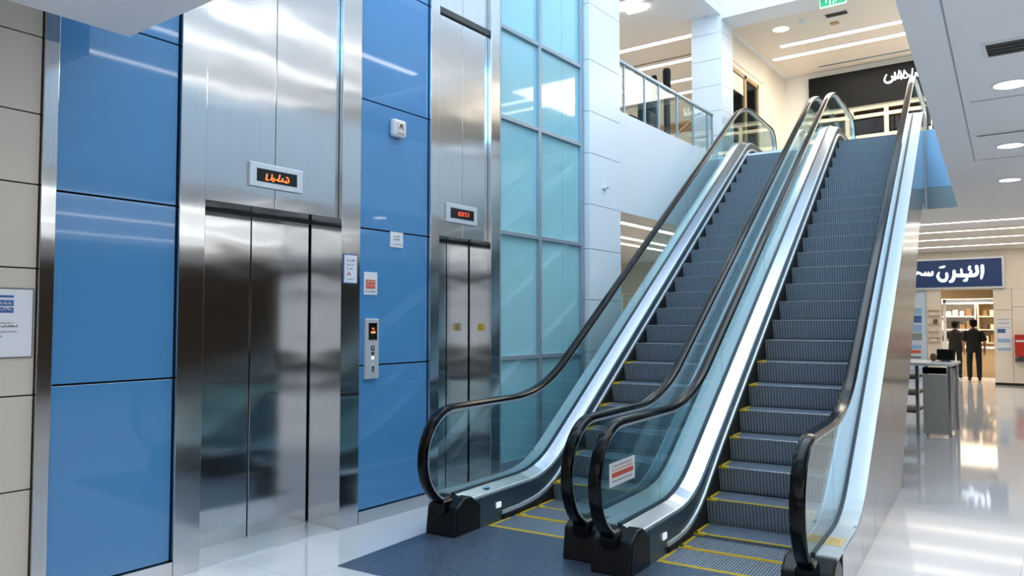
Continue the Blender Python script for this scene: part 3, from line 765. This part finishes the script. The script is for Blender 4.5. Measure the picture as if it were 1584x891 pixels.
# black shop sign and its storefront
sg = tag(empty('shop_sign', (-2, Y2, zb)), 'long black shop sign with white lettering above the upper storefront', 'sign')
box(xs0, Y2 - .12, zb, 4.0, Y2 - .005, zt).build('board', M['black'], sg)
pl = lambda x, y: on_y(1360 + x / 22.27, 95 + y / 22.27, Y2 - .12)
letters('letter', [([(262, 455), (205, 560), (190, 680), (260, 735), (390, 715), (500, 600), (440, 540), (450, 520)], (30, 50, 62, 66, 70, 80, 60, 50)),
         ([(545, 400), (552, 520), (570, 655)], (64, 62, 20)), ([(690, 320), (670, 450), (620, 575), (715, 555)], (40, 50, 60, 70)), ([(745, 335), (760, 470), (765, 600)], (20, 60, 66)),
         ([(870, 320), (850, 440), (830, 560), (960, 555), (985, 470), (920, 400), (880, 340)], (50, 50, 45, 50, 50, 60, 60)), ([(1045, 450), (1060, 540)], (20, 45)),
         ([(1150, 260), (1140, 420), (1120, 520), (1230, 520), (1260, 400)], 48), ([(1330, 230), (1330, 500)], 50)], pl, (0, -1, 0), M['letter'], sg, .02)
sf = struct(empty('window_3', (-2, Y2, ZU)))
mb = MB()
cwf = 'warm'
zf1, zf2, zf3 = 6.02, 5.55, 5.2
for (a, b) in ((6.02, 6.12), (5.86, 5.93), (5.42, 5.5), (5.12, 5.18)): mb.box(xs0, Y2 - .04, a, 4, Y2 + .04, b)
for x in (xs0 + .03, -3.62, -2.95, -2.1, -1.2, -.2, .8, 2, 3.2): mb.box(x - .04, Y2 - .05, ZU, x + .04, Y2 + .05, 6.05)
mb.build('window_frame', M['p1'], sf)
box(xs0, Y2, ZU, 4, Y2 + .01, 6.1).build('pane', M['darkpane'], sf)
struct(box(xs0 - .6, 19.8, ZU, 5, 20, ZC).build('wall_shop_back', M['tan']))
struct(box(xs0 - .6, Y2 + .15, ZU - .3, 5, 20, ZU + .003).build('floor_shop', M['upfloor']))
struct(box(xs0 - .6, Y2 + .15, ZC, 5, 20, ZC + .1).build('ceiling_shop', M['tan']))
# shelving and cartons inside the upper shop
def shelf_unit(x0, x1, y0, y1, z0, levels, label, m, group=None, cat='shelf', name='shelf_unit'):
    o = tag(empty(name, ((x0 + x1) / 2, (y0 + y1) / 2, z0)), label, cat, group)
    for x in (x0, x1 - .03): box(x, y0, z0, x + .03, y1, z0 + levels[-1] + .03).build('side_panel', m, o)
    box(x0, y1 - .02, z0, x1, y1, z0 + levels[-1] + .03).build('back_panel', m, o)
    for z in levels: box(x0 + .03, y0, z0 + z, x1 - .03, y1 - .02, z0 + z + .03).build('shelf_board', m, o)
    return o
def fill(x0, x1, y, z, hmax, group, label, mats, n, cat='box', name='carton', dd=.2, seed=0):
    r = random.Random(seed); w = (x1 - x0) / n
    for k in range(n):
        ww = w * r.uniform(.55, .9); h = hmax * r.uniform(.45, .95); x = x0 + w * k + (w - ww) / 2
        o = box(-ww / 2, -dd / 2, 0, ww / 2, dd / 2, h).build(name, mats[r.randrange(len(mats))], bevel=.006)
        o.location = (x + ww / 2, y, z); tag(o, label, cat, group)
shelf_unit(-3.5, -2.2, 19.0, 19.5, ZU + .006, [.1, .6, 1.1, 1.6], 'pale shelf rack inside the upper shop, seen behind the middle handrails', M['p1'])
shelf_unit(-2.0, -.5, 18.9, 19.4, ZU + .006, [.1, .6, 1.1, 1.6], 'pale shelf rack inside the upper shop, right one behind the tinted glass', M['p1'])
for q, z in enumerate((.63, 1.13)):
    fill(-3.4, -2.3, 19.2, ZU + .006 + z, .36, 'cartons on the left rack of the upper shop', 'small carton on the left rack behind the upper shop glass', [M['p1'], M['p2'], M['p3']], 5, seed=q)
    fill(-1.9, -.6, 19.1, ZU + .006 + z, .36, 'cartons on the right rack of the upper shop', 'small carton on the right rack behind the upper shop glass', [M['p1'], M['p2'], M['p3']], 5, seed=q + 5)
tag_ = tag(empty('ceiling_panel_light', (-2.2, 18.4, ZC)), 'bright square light inside the upper shop behind tinted glass', 'ceiling light')
box(-2.5, 18.3, ZC - .05, -1.9, 18.6, ZC - .03).build('diffuser', M['warmlamp'], tag_); box(-2.53, 18.27, ZC - .03, -1.87, 18.63, ZC).build('housing', M['white'], tag_)

# dark display totems and table on the balcony
def totem(px0, px1, ptop, Y, label, headh=.42, bodyw=1.2):
    a = on_y(px0, ptop, Y); b = on_y(px1, ptop, Y); xc = (a[0] + b[0]) / 2; w = (b[0] - a[0]) / 2; zt_ = a[2]
    o = tag(empty('display_totem', (xc, Y, ZU + .01)), label, 'display stand')
    MB().tube([(xc, Y, zt_ - headh), (xc, Y, zt_ - .04), (xc, Y, zt_)], [w, w, w * .8], 20).build('head', M['black'], o, smooth=True)
    MB().tube([(xc, Y, ZU + .04), (xc, Y, zt_ - headh)], w * .8, 16).build('post', M['greydark'], o, smooth=True)
    MB().tube([(xc, Y, ZU + .01), (xc, Y, ZU + .05)], w * bodyw * 1.3, 20).build('foot', M['black'], o)
    return o
totem(1025.5, 1037, 108, 11.6, 'tall black round-headed display totem behind the balcony railing')
totem(1008, 1016, 118, 12.4, 'slimmer black display totem left of the tall one behind the railing', .35)
P = on_y(1001, 178, 11.3); P[0] -= .05
o = tag(empty('armchair', (P[0], 11.3, ZU + .01)), 'dark upholstered armchair behind the balcony railing glass', 'chair')
box(P[0] - .16, 11.08, ZU + .2, P[0] + .16, 11.42, ZU + .42).build('seat', M['gasket'], o, bevel=.04)
box(P[0] - .17, 11.36, ZU + .2, P[0] + .17, 11.46, ZU + .82).build('backrest', M['gasket'], o, bevel=.045)
for sx in (-1, 1):
    box(P[0] + sx * .17 - .03, 11.08, ZU + .3, P[0] + sx * .17 + .03, 11.4, ZU + .58).build('armrest', M['gasket'], o, bevel=.025)
    for yy in (11.12, 11.38): MB().tube([(P[0] + sx * .13, yy, ZU + .01), (P[0] + sx * .13, yy, ZU + .21)], .015, 8).build('leg', M['greydark'], o)
P = on_y(1046, 196, 13.6)
o = tag(empty('display_table', (P[0], 13.6, ZU + .01)), 'light wooden display table behind the balcony railing', 'table')
box(P[0] - .8, 13.3, P[2] - .05, P[0] + .5, 13.9, P[2]).build('tabletop', M['wood'], o, bevel=.008)
for sx in (-.75, .45):
    for yy in (13.35, 13.85): box(P[0] + sx - .025, yy - .025, ZU + .01, P[0] + sx + .025, yy + .025, P[2] - .05).build('leg', M['wood'], o)

# ================================================================== GROUND FLOOR LEFT (under the balcony)
for i, (px, py) in enumerate(((952, 341), (952, 364), (952, 374))):
    P = on_z(px, py, 3.07)
    strip_light(P[0], P[1] - 1.2, P[0], P[1] + 5, 3.07, .12, ['rightmost', 'middle', 'leftmost'][i] + ' strip light in the passage behind the left escalator', 'warmlamp')
XS = -9.5
struct(box(XS - .2, 8.5, 0, XS, 17.3, 3.07).build('wall_passage', M['tan']))
sfl = struct(empty('window_4', (XS, 13, 0)))
mb = MB()
for y in np.arange(9.2, 17.2, .85): mb.box(XS, y - .03, 0, XS + .06, y + .03, 2.6)
for z in (.05, 1.0, 2.1, 2.6): mb.box(XS, 9.2, z - .03, XS + .06, 17, z + .03)
mb.build('window_frame', M['greydark'], sfl)
box(XS + .01, 9.2, .05, XS + .02, 17, 2.6).build('pane', M['grey'], sfl)
struct(box(-9.4, 17.15, 0, -4.9, 17.3, 3.07).build('wall_passage_end', M['warm']))
# display cabinet in the passage
def cabinet(x, y, label):
    o = tag(empty('display_cabinet', (x, y, 0)), label, 'cabinet')
    box(x - .25, y - .45, .06, x + .25, y + .45, .7).build('base_unit', M['grey'], o, bevel=.005)
    box(x - .2, y - .4, 0, x + .2, y + .4, .06).build('plinth', M['greydark'], o)
    for z in (.7, 1.15, 1.6, 2.02): box(x - .25, y - .45, z, x + .25, y + .45, z + .025).build('shelf_board', M['p1'], o)
    for sx in (-1, 1):
        for sy in (-1, 1): box(x + sx * .24 - .012, y + sy * .44 - .012, .7, x + sx * .24 + .012, y + sy * .44 + .012, 2.04).build('post', M['alu'], o)
    return o
for i, (px, py, Y) in enumerate(((962, 560, 11.0), (1010, 540, 13.0))):
    P = on_y(px, 498, Y); cabinet(P[0], Y, ['nearer', 'farther'][i] + ' grey display cabinet in the passage behind the left escalator')
    for z in (.725, 1.175, 1.625):
        for k in range(4):
            c = box(-.07, -.07, 0, .07, .07, random.uniform(.12, .3)).build('carton', [M['p1'], M['p3'], M['p2'], M['p4']][k % 4], bevel=.005); c.location = (P[0], Y - .33 + .22 * k, z)
            tag(c, ['small carton on the nearer display cabinet in the passage', 'small carton on the farther display cabinet in the passage'][i], 'box', ['cartons on the nearer passage cabinet', 'cartons on the farther passage cabinet'][i])

# ================================================================== FAR SHOP
YF = 23.0
def fx(px): return on_y(px, 498, YF)[0]
def fz(py, px=1490): return on_y(px, py, YF)[2]
xo0, xo1 = fx(1456), fx(1537)
zo = fz(448)
struct(box(-14, YF, 0, fx(1434), YF + .12, 3.45).build('wall_far_left', M['paleblue']))
mb = MB(); mb.box(fx(1434), YF - .03, 0, xo0, YF + .15, zo); struct(mb.build('trim_11', M['warm']))
struct(box(-14, YF - .02, zo, 15, YF + .15, 3.45).build('wall_far_header', M['warm']))
# right of the opening: cream panels
wr = struct(box(xo1, YF, 0, 15, YF + .15, zo).build('wall_far_right', M['joint']))
cols = [xo1, fx(1566), fx(1566) + 1.0, fx(1566) + 2.0, fx(1566) + 3.2]
for a, b in zip(cols[:-1], cols[1:]):
    for z0_, z1_ in ((.06, 1.9), (1.9, zo)) if a == xo1 else ((.06, .85), (.85, 1.98), (1.98, zo)):
        box(a + .004, YF - .03, z0_ + .004, b - .004, YF, z1_ - .004).build('panel', M['warm'], wr)
# dark shopfront panes added out of view, to darken the lift doors' reflections
wq = struct(empty('reflected_dark_panes', (7.5, YF, 0)))
for k in range(6):
    box(1.6 + 2.1 * k, YF - .08, .1, 3.6 + 2.1 * k, YF - .04, zo + .3).build('pane', M['screen'], wq)
    box(1.52 + 2.1 * k, YF - .1, 0, 1.6 + 2.1 * k, YF - .03, zo + .35).build('window_frame', M['greydark'], wq)
# interior
struct(box(-6, 28, 0, 3, 28.2, 3.45).build('wall_store_back', M['warm']))
struct(box(-6, YF + .15, 0, -5.8, 28, 3.45).build('wall_store_left', M['warm']))
struct(box(1.0, YF + .15, 0, 1.2, 28, 3.45).build('wall_store_right', M['tan']))
# white inner door frame
dfm = struct(empty('door_1', (xo0, YF + .3, 0)))
box(xo0 + .02, YF + .2, 0, xo0 + .085, YF + .28, zo - .25).build('door_frame', M['paper'], dfm)
box(xo0 + .02, YF + .2, zo - .33, xo1 - .02, YF + .28, zo - .25).build('door_frame', M['paper'], dfm)
struct(box(xo0 - .3, YF + .7, zo - .22, xo1 + .3, YF + .8, 3.45).build('trim_12', M['tan']))
# sign
s2 = tag(empty('shop_sign', ((xo0 + xo1) / 2, YF - .1, fz(443))), 'navy blue shop sign with white lettering above the far shop entrance', 'sign')
a, b = on_y(1549, 401, YF), on_y(1551, 443, YF)
xL = on_y(1400, 404, YF)[0]; z1s, z0s = on_y(1490, 402, YF)[2], on_y(1490, 444, YF)[2]
box(xL - .04, YF - .13, z0s - .05, b[0] + .05, YF - .02, z1s + .05).build('frame', M['alu'], s2)
box(xL, YF - .15, z0s, b[0], YF - .12, z1s).build('board', M['navy'], s2)
pl = lambda x, y: on_y(1415 + x / 11.314, 395 + y / 11.314, YF - .15)
letters('letter', [([(1182, 185), (1185, 300), (1165, 405)], (62, 60, 36)), ([(1082, 195), (1095, 300), (1050, 345), (960, 350), (830, 355), (720, 350)], (60, 60, 64, 64, 60, 60)),
         ([(965, 200), (950, 240), (985, 275), (975, 320)], (46, 40, 40, 50)), ([(815, 250), (825, 330)], 44), ([(690, 275), (690, 360), (660, 440), (615, 460)], (52, 64, 60, 40)),
         ([(915, 400), (900, 435), (860, 440)], (46, 50, 36)), ([(560, 320), (565, 380), (530, 440), (450, 435), (405, 370), (425, 300)], (50, 50, 52, 54, 50, 26)),
         ([(435, 215), (480, 208), (525, 195)], (24, 40, 30)), ([(310, 290), (300, 335), (240, 340), (120, 335), (90, 310)], (36, 50, 46, 40, 40)), ([(240, 300), (245, 335)], 34), ([(185, 300), (185, 340)], 30),
         ([(60, 300), (0, 340), (-80, 335), (-140, 300)], 42)], pl, (0, -1, 0), M['letter'], s2, .02)
# board of posters left of the entrance
bd = tag(empty('poster_board', (fx(1425), YF - .03, .6)), 'pale blue poster board with prints left of the far shop entrance', 'poster board')
x0, x1 = fx(1395), fx(1434)
box(x0, YF - .03, .3, x1 - .02, YF, fz(451)).build('board', M['paleblue'], bd)
for (p0, q0, p1, q1, m) in ((1400, 476, 1426, 486, 'lightblue'), (1400, 488, 1426, 499, 'blueink'), (1400, 502, 1426, 514, 'lightblue'), (1400, 516, 1426, 527, 'fasciagrey'), (1400, 535, 1425, 541, 'lightblue'), (1400, 543, 1424, 548, 'redink'), (1400, 553, 1424, 556, 'ink')):
    box(fx(p0), YF - .036, fz(q1), fx(p1), YF - .029, fz(q0)).build('print', M[m], bd)
# shelf of leaflets on the cream pillar
bd = tag(empty('leaflet_rack', (fx(1445), YF - .08, fz(560))), 'narrow cream leaflet rack on the pillar beside the entrance', 'rack')
x0, x1 = fx(1436), fx(1455)
for q in (480, 489, 502, 514, 523, 530, 556): box(x0, YF - .09, fz(q), x1, YF - .03, fz(q) + .015).build('ledge', M['tan'], bd)
for q in (489, 514, 530): box(x0 + .05, YF - .07, fz(q) + .015, x1 - .1, YF - .05, fz(q) + .1).build('leaflet', M['p3'], bd)
box(x0 + .12, YF - .06, fz(501), x1 - .06, YF - .04, fz(494)).build('leaflet', M['p2'], bd)
# pale blue poster on the right
bd = tag(empty('poster', (fx(1552), YF - .035, fz(543))), 'white and pale blue poster on the cream panel beside the red box', 'poster')
x0, x1 = fx(1542.5), fx(1563)
box(x0, YF - .036, fz(541), x1, YF - .03, fz(494)).build('sheet', M['paper'], bd)
for (q0, q1, u1, m) in ((494, 494.6, 1., 'blueink'), (506, 507, 1., 'lightblue'), (508.5, 514.5, .62, 'blueink'), (523, 529, .95, 'lightblue'), (537, 541, 1., 'lightblue')):
    box(x0, YF - .039, fz(q1), x0 + (x1 - x0) * u1, YF - .035, fz(q0)).build('print', M[m], bd)
strokes(script_row(x0 + .03, x1 - .03, 0, .04, 3), lambda u, w_: (u, YF - .036, fz(500) - w_), (0, -1, 0), .002, False).build('writing', M['ink'], bd)
# red box
bd = tag(empty('fire_box', (fx(1580), YF - .15, fz(549))), 'red enamel box on the cream wall at the right edge', 'fire box')
x0 = fx(1569.5)
box(x0, YF - .2, fz(549), x0 + .75, YF - .03, fz(517)).build('body', M['red'], bd, bevel=.008)
box(x0 + .02, YF - .21, fz(527.5), x0 + .73, YF - .2, fz(525)).build('white_band', M['paper'], bd)
box(x0, YF - .22, fz(557), x0 + .75, YF - .03, fz(552)).build('shelf', M['greydark'], bd)

# shelving in the far shop
shelf_unit(-4.2, -2.35, 27.3, 27.8, 0, [.1, .55, .95, 1.35, 1.75, 2.15], 'white shelf rack at the back of the far shop behind the shorter person', M['p3'])
shelf_unit(-2.3, -.2, 27.2, 27.8, 0, [.1, .55, .95, 1.35, 1.75, 2.15], 'cream shelf rack at the back of the far shop behind the taller person', M['p1'])
for q, z in enumerate((.98, 1.38, 1.78)):
    fill(-4.1, -2.45, 27.5, z, .32, 'goods on the left rack of the far shop', 'small carton on the left rack in the far shop', [M['p1'], M['p3'], M['p2'], M['p4']], 9, seed=20 + q)
    fill(-2.2, -.3, 27.45, z, .32, 'goods on the right rack of the far shop', 'small carton on the right rack in the far shop', [M['p1'], M['p3'], M['p2'], M['p4']], 10, seed=30 + q)
cn = tag(empty('shop_counter', (-1.6, 26.2, 0)), 'tan shop counter with cream top behind the taller person', 'counter')
box(-2.6, 26.0, 0, -.4, 26.5, .82).build('body', M['tan'], cn, bevel=.006); box(-2.65, 25.95, .82, -.35, 26.55, .87).build('worktop', M['p3'], cn, bevel=.006)
for i, (x, y) in enumerate(((-3.3, 25.6), (-1.8, 26.6))):
    lp = tag(empty('ceiling_panel_light', (x, y, 3.45)), ['left', 'right'][i] + ' bright panel light inside the far shop', 'ceiling light')
    box(x - .5, y - .5, 3.43, x + .5, y + .5, 3.45).build('housing', M['white'], lp); box(x - .46, y - .46, 3.42, x + .46, y + .46, 3.43).build('diffuser', M['warmlamp'], lp)
ls = tag(empty('light_box', (-1.3, 27.1, 2.3)), 'glowing white light box above the right rack in the far shop', 'light box')
box(-1.9, 27.15, 2.2, -.4, 27.5, 2.55).build('case', M['paper'], ls); box(-1.87, 27.12, 2.23, -.43, 27.15, 2.52).build('face', M['letter'], ls)

# ================================================================== COUNTER TABLE
tb = tag(empty('counter_table', (-1.85, 12.7, 0)), 'tall grey metal table with side panel and shelves beside the right escalator', 'table')
TX0, TX1, TY0, TY1, TZ = -2.75, -1.36, 12.2, 13.15, 1.02
box(TX0, TY0 - .02, TZ - .04, TX1 + .02, TY1, TZ).build('tabletop', M['alu'], tb, bevel=.008)
for x in (TX0 + .03, -1.79, TX1 - .03):
    for y in (TY0 + .03, TY1 - .05): box(x - .022, y - .022, 0, x + .022, y + .022, TZ - .04).build('leg', M['chrome'], tb)
box(-1.72, TY0 + .01, .03, TX1 - .06, TY0 + .05, TZ - .16).build('front_panel', M['grey'], tb, bevel=.004)
box(-1.72, TY0 + .02, TZ - .15, TX1 - .06, TY0 + .04, TZ - .06).build('glass_strip', M['screen'], tb)
box(TX1 - .055, TY0 + .02, .05, TX1 - .035, TY1 - .25, TZ - .1).build('side_panel', M['grey'], tb)
for z in (.3, .55, .78): box(TX0 + .05, TY0 + .05, z, -1.82, TY1 - .08, z + .03).build('shelf', M['greydark'], tb)
mo = tag(empty('monitor', (-1.83, 12.95, TZ)), 'black monitor standing on the grey metal table beside the right escalator', 'monitor')
P0, P1 = on_y(1449, 541, 12.95), on_y(1476, 558, 12.95)
box(P0[0], 12.93, TZ + .015, P1[0], 12.97, P0[2] + .01).build('screen_back', M['black'], mo, bevel=.008)
box((P0[0] + P1[0]) / 2 - .06, 12.9, TZ, (P0[0] + P1[0]) / 2 + .06, 13.02, TZ + .02).build('stand', M['greydark'], mo)
o = MB().ball((0, 0, .06), (.045, .05, .06)).build('pouch', M['p2'], smooth=True)
P = on_y(1444, 557, 12.8); o.location = (P[0], 12.8, TZ); tag(o, 'small brown rounded pouch left of the black monitor', 'pouch')

# ================================================================== PEOPLE
def skin_mesh(name, chain, m, parent, sub=2):
    """chain: dict id -> (pos, radius, parent id); first entry is the root"""
    me = bpy.data.meshes.new(name); bm = bmesh.new(); ly = bm.verts.layers.skin.verify(); V = {}
    for i, (k, (p, r, par)) in enumerate(chain.items()):
        v = bm.verts.new(p); rr = r if isinstance(r, tuple) else (r, r); v[ly].radius = rr; v[ly].use_root = (i == 0); V[k] = v
        if par is not None: bm.edges.new((V[par], v))
    bm.to_mesh(me); bm.free(); me.materials.append(m)
    o = bpy.data.objects.new(name, me); COL.objects.link(o); o.parent = parent
    sk = o.modifiers.new('skin', 'SKIN'); sk.use_smooth_shade = True
    ss = o.modifiers.new('sub', 'SUBSURF'); ss.levels = sub; ss.render_levels = sub
    return o
def person(loc, rz, h, label, armL, armR, legs):
    """built facing +Y; armL / armR = (elbow, wrist) offsets for a height of 1.7"""
    r = tag(empty('person', loc, rz), label, 'person'); k = h / 1.7
    S = lambda *p: tuple(v * k for v in p)
    B = {'pelvis': (S(0, 0, .93), (.15 * k, .105 * k), None), 'waist': (S(0, .01, 1.08), (.135 * k, .1 * k), 'pelvis'), 'chest': (S(0, 0, 1.28), (.16 * k, .11 * k), 'waist'),
         'collar': (S(0, -.01, 1.40), (.09 * k, .075 * k), 'chest'), 'neck': (S(0, 0, 1.47), .052 * k, 'collar'), 'jaw': (S(0, .02, 1.54), (.064 * k, .072 * k), 'neck'),
         'skull': (S(0, .01, 1.62), (.075 * k, .092 * k), 'jaw'), 'crown': (S(0, .0, 1.675), (.05 * k, .06 * k), 'skull'), 'nose': (S(0, .125, 1.575), .012 * k, 'skull')}
    for s, arm, nm in ((-1, armL, 'l'), (1, armR, 'r')):
        B['ear' + nm] = (S(s * .083, .0, 1.585), .014 * k, 'skull')
        sh = (s * .185, -.005, 1.37); el, wr = arm
        B['sh' + nm] = (S(*sh), .058 * k, 'chest'); B['el' + nm] = (S(*el), .04 * k, 'sh' + nm); B['wr' + nm] = (S(*wr), .026 * k, 'el' + nm)
        e, w = np.array(el), np.array(wr); d = (w - e) / np.linalg.norm(w - e); side = np.cross(d, (s, 0, 0)); side = side / (np.linalg.norm(side) + 1e-6)
        palm = w + d * .07; B['pa' + nm] = (S(*palm), (.036 * k, .02 * k), 'wr' + nm)
        curl = np.array((-s * .018, .012, 0))
        for fi, off in enumerate((-.03, -.01, .01, .03)):
            ln = (.07, .085, .08, .06)[fi]
            q1 = palm + d * .035 + side * off; q2 = q1 + d * ln * .5 + curl * .4; q3 = q2 + d * ln * .45 + curl
            B['f%d%s' % (fi, nm)] = (S(*q1), .0095 * k, 'pa' + nm); B['g%d%s' % (fi, nm)] = (S(*q2), .009 * k, 'f%d%s' % (fi, nm)); B['h%d%s' % (fi, nm)] = (S(*q3), .0075 * k, 'g%d%s' % (fi, nm))
        t1 = w + d * .045 + side * -.045; t2 = t1 + d * .035 + curl
        B['t1' + nm] = (S(*t1), .011 * k, 'wr' + nm); B['t2' + nm] = (S(*t2), .009 * k, 't1' + nm)
        hp, kn, an = legs[nm]
        B['hp' + nm] = (S(*hp), .09 * k, 'pelvis'); B['kn' + nm] = (S(*kn), .058 * k, 'hp' + nm); B['an' + nm] = (S(*an), .042 * k, 'kn' + nm); B['to' + nm] = (S(an[0] + s * .02, an[1] + .14, .035), (.04 * k, .028 * k), 'an' + nm)
    skin_mesh('body', B, M['skin'], r)
    sb = MB(); seg = 20; rings = [(.79, .192, .14), (.80, .196, .143), (.95, .186, .134), (1.1, .18, .13), (1.25, .206, .142), (1.33, .212, .136), (1.385, .178, .114), (1.425, .105, .085), (1.455, .064, .064), (1.455, .056, .056)]
    vs = [S(rx * math.cos(q), ry * math.sin(q), z) for z, rx, ry in rings for q in np.linspace(0, 2 * PI, seg, endpoint=False)]
    sb.add(vs, [[i * seg + j, i * seg + (j + 1) % seg, (i + 1) * seg + (j + 1) % seg, (i + 1) * seg + j] for i in range(len(rings) - 1) for j in range(seg)])
    for s, arm in ((-1, armL), (1, armR)):
        sh = np.array((s * .15, -.005, 1.36)); e = np.array(arm[0]); m_ = np.array((s * .195, -.008, 1.335))
        sb.tube([S(*sh), S(*m_), S(*(m_ + (e - m_) * .5)), S(*(m_ + (e - m_) * .95))], [.064 * k, .07 * k, .068 * k, .068 * k], 16)
    sb.build('shirt', M['cloth'], r, smooth=True, origin=(0, 0, 0))
    Tr = {'p': (S(0, 0, .92), (.13 * k, .095 * k), None)}
    for s, nm in ((-1, 'l'), (1, 'r')):
        hp, kn, an = legs[nm]
        Tr['h' + nm] = (S(hp[0], hp[1], hp[2] - .04), .092 * k, 'p'); Tr['k' + nm] = (S(*kn), .078 * k, 'h' + nm); Tr['a' + nm] = (S(an[0], an[1], an[2] - .03), .064 * k, 'k' + nm)
    skin_mesh('trousers', Tr, M['cloth'], r)
    for s, nm in ((-1, 'l'), (1, 'r')):
        hp, kn, an = legs[nm]
        skin_mesh('shoe', {'h': (S(an[0], an[1] - .04, .045), (.045 * k, .045 * k), None), 't': (S(an[0] + s * .02, an[1] + .16, .035), (.045 * k, .034 * k), 'h')}, M['plastic'], r)
    hb = MB(); hb.ball(S(0, -.016, 1.635), tuple(v * k for v in (.097, .112, .092)), 20, 14)
    hb.ball(S(0, -.036, 1.575), tuple(v * k for v in (.09, .085, .085)), 20, 12)
    for q in range(26):
        a = random.uniform(0, 2 * PI); hb.ball(S(.065 * math.cos(a), -.015 + .075 * math.sin(a), 1.655 + random.uniform(-.02, .03)), tuple(v * k for v in (.034, .034, .03)), 8, 6)
    hb.f2 = [f for f in hb.f]; o = hb.build('hair', M['hair'], r, smooth=True, origin=(0, 0, 0))
    return r
std = lambda w: {'l': ((-w, 0, .88), (-w - .015, .01, .49), (-w - .015, -.01, .09)), 'r': ((w, 0, .88), (w + .015, .01, .49), (w + .015, -.01, .09))}
P = on_y(1508, 590, 24.2)
person((P[0], 24.2, 0), .15, 1.66, 'taller person in black shirt and trousers, back turned, at the far shop entrance',
       ((-.255, -.03, 1.1), (-.24, .08, .87)), ((.26, -.03, 1.1), (.255, .04, .86)), std(.1))
P = on_y(1479.5, 586, 25.2)
person((P[0], 25.2, 0), -.1, 1.62, 'shorter person in black, elbow out, beside the taller one in the far shop',
       ((-.33, .03, 1.12), (-.2, .22, 1.1)), ((.28, 0, 1.1), (.3, .12, .9)), std(.085))

# ================================================================== LIGHT
W = bpy.data.worlds.new('sky'); SC.world = W; W.use_nodes = True
nt = W.node_tree; bg = nt.nodes['Background']
tc = nt.nodes.new('ShaderNodeTexCoord'); sx = nt.nodes.new('ShaderNodeSeparateXYZ'); rp = nt.nodes.new('ShaderNodeValToRGB')
nt.links.new(tc.outputs['Generated'], sx.inputs[0]); nt.links.new(sx.outputs['Z'], rp.inputs['Fac'])
rp.color_ramp.elements[0].position = .0; rp.color_ramp.elements[0].color = (.80, .86, .92, 1)
rp.color_ramp.elements[1].position = .6; rp.color_ramp.elements[1].color = (.50, .74, 1.0, 1)
nt.links.new(rp.outputs['Color'], bg.inputs['Color']); bg.inputs['Strength'].default_value = 1.75

def area(name, loc, size, power, color, rot=(0, 0, 0)):
    l = bpy.data.lights.new(name, 'AREA'); l.shape = 'RECTANGLE'; l.size, l.size_y = size; l.energy = power; l.color = color
    o = bpy.data.objects.new(name, l); COL.objects.link(o); o.location = loc; o.rotation_euler = rot; return o
area('skylight_lamp', (-2.6, 7.5, 8.8), (3.8, 9), 270, (.86, .93, 1))
area('upper_lamp', (-1.5, 15.3, 6.9), (5, 2.6), 240, (1, .92, .82))
area('lounge_lamp', (-8, 13, 6.9), (5, 6), 55, (1, .96, .9))
area('shop_lamp', (-2, 18.6, 6.8), (3, 1.5), 30, (1, .82, .6))
area('far_shop_lamp', (-2.2, 26.2, 3.38), (3, 3), 300, (1, .92, .80))
area('far_hall_lamp', (0, 18.8, 3.42), (9, 8), 130, (1, .97, .93))
area('passage_lamp', (-7, 12.5, 3.0), (3, 6), 60, (1, .9, .76))
area('hall_lamp', (3.5, 5, 3.2), (6, 9), 110, (.96, .98, 1))
area('near_lamp', (0, -3, 3.2), (7, 6), 100, (.97, .98, 1))
area('facade_daylight', (1.5, -7.5, 7.2), (10, 4.5), 1350, (.2, .62, 1), (math.radians(84), 0, 0))
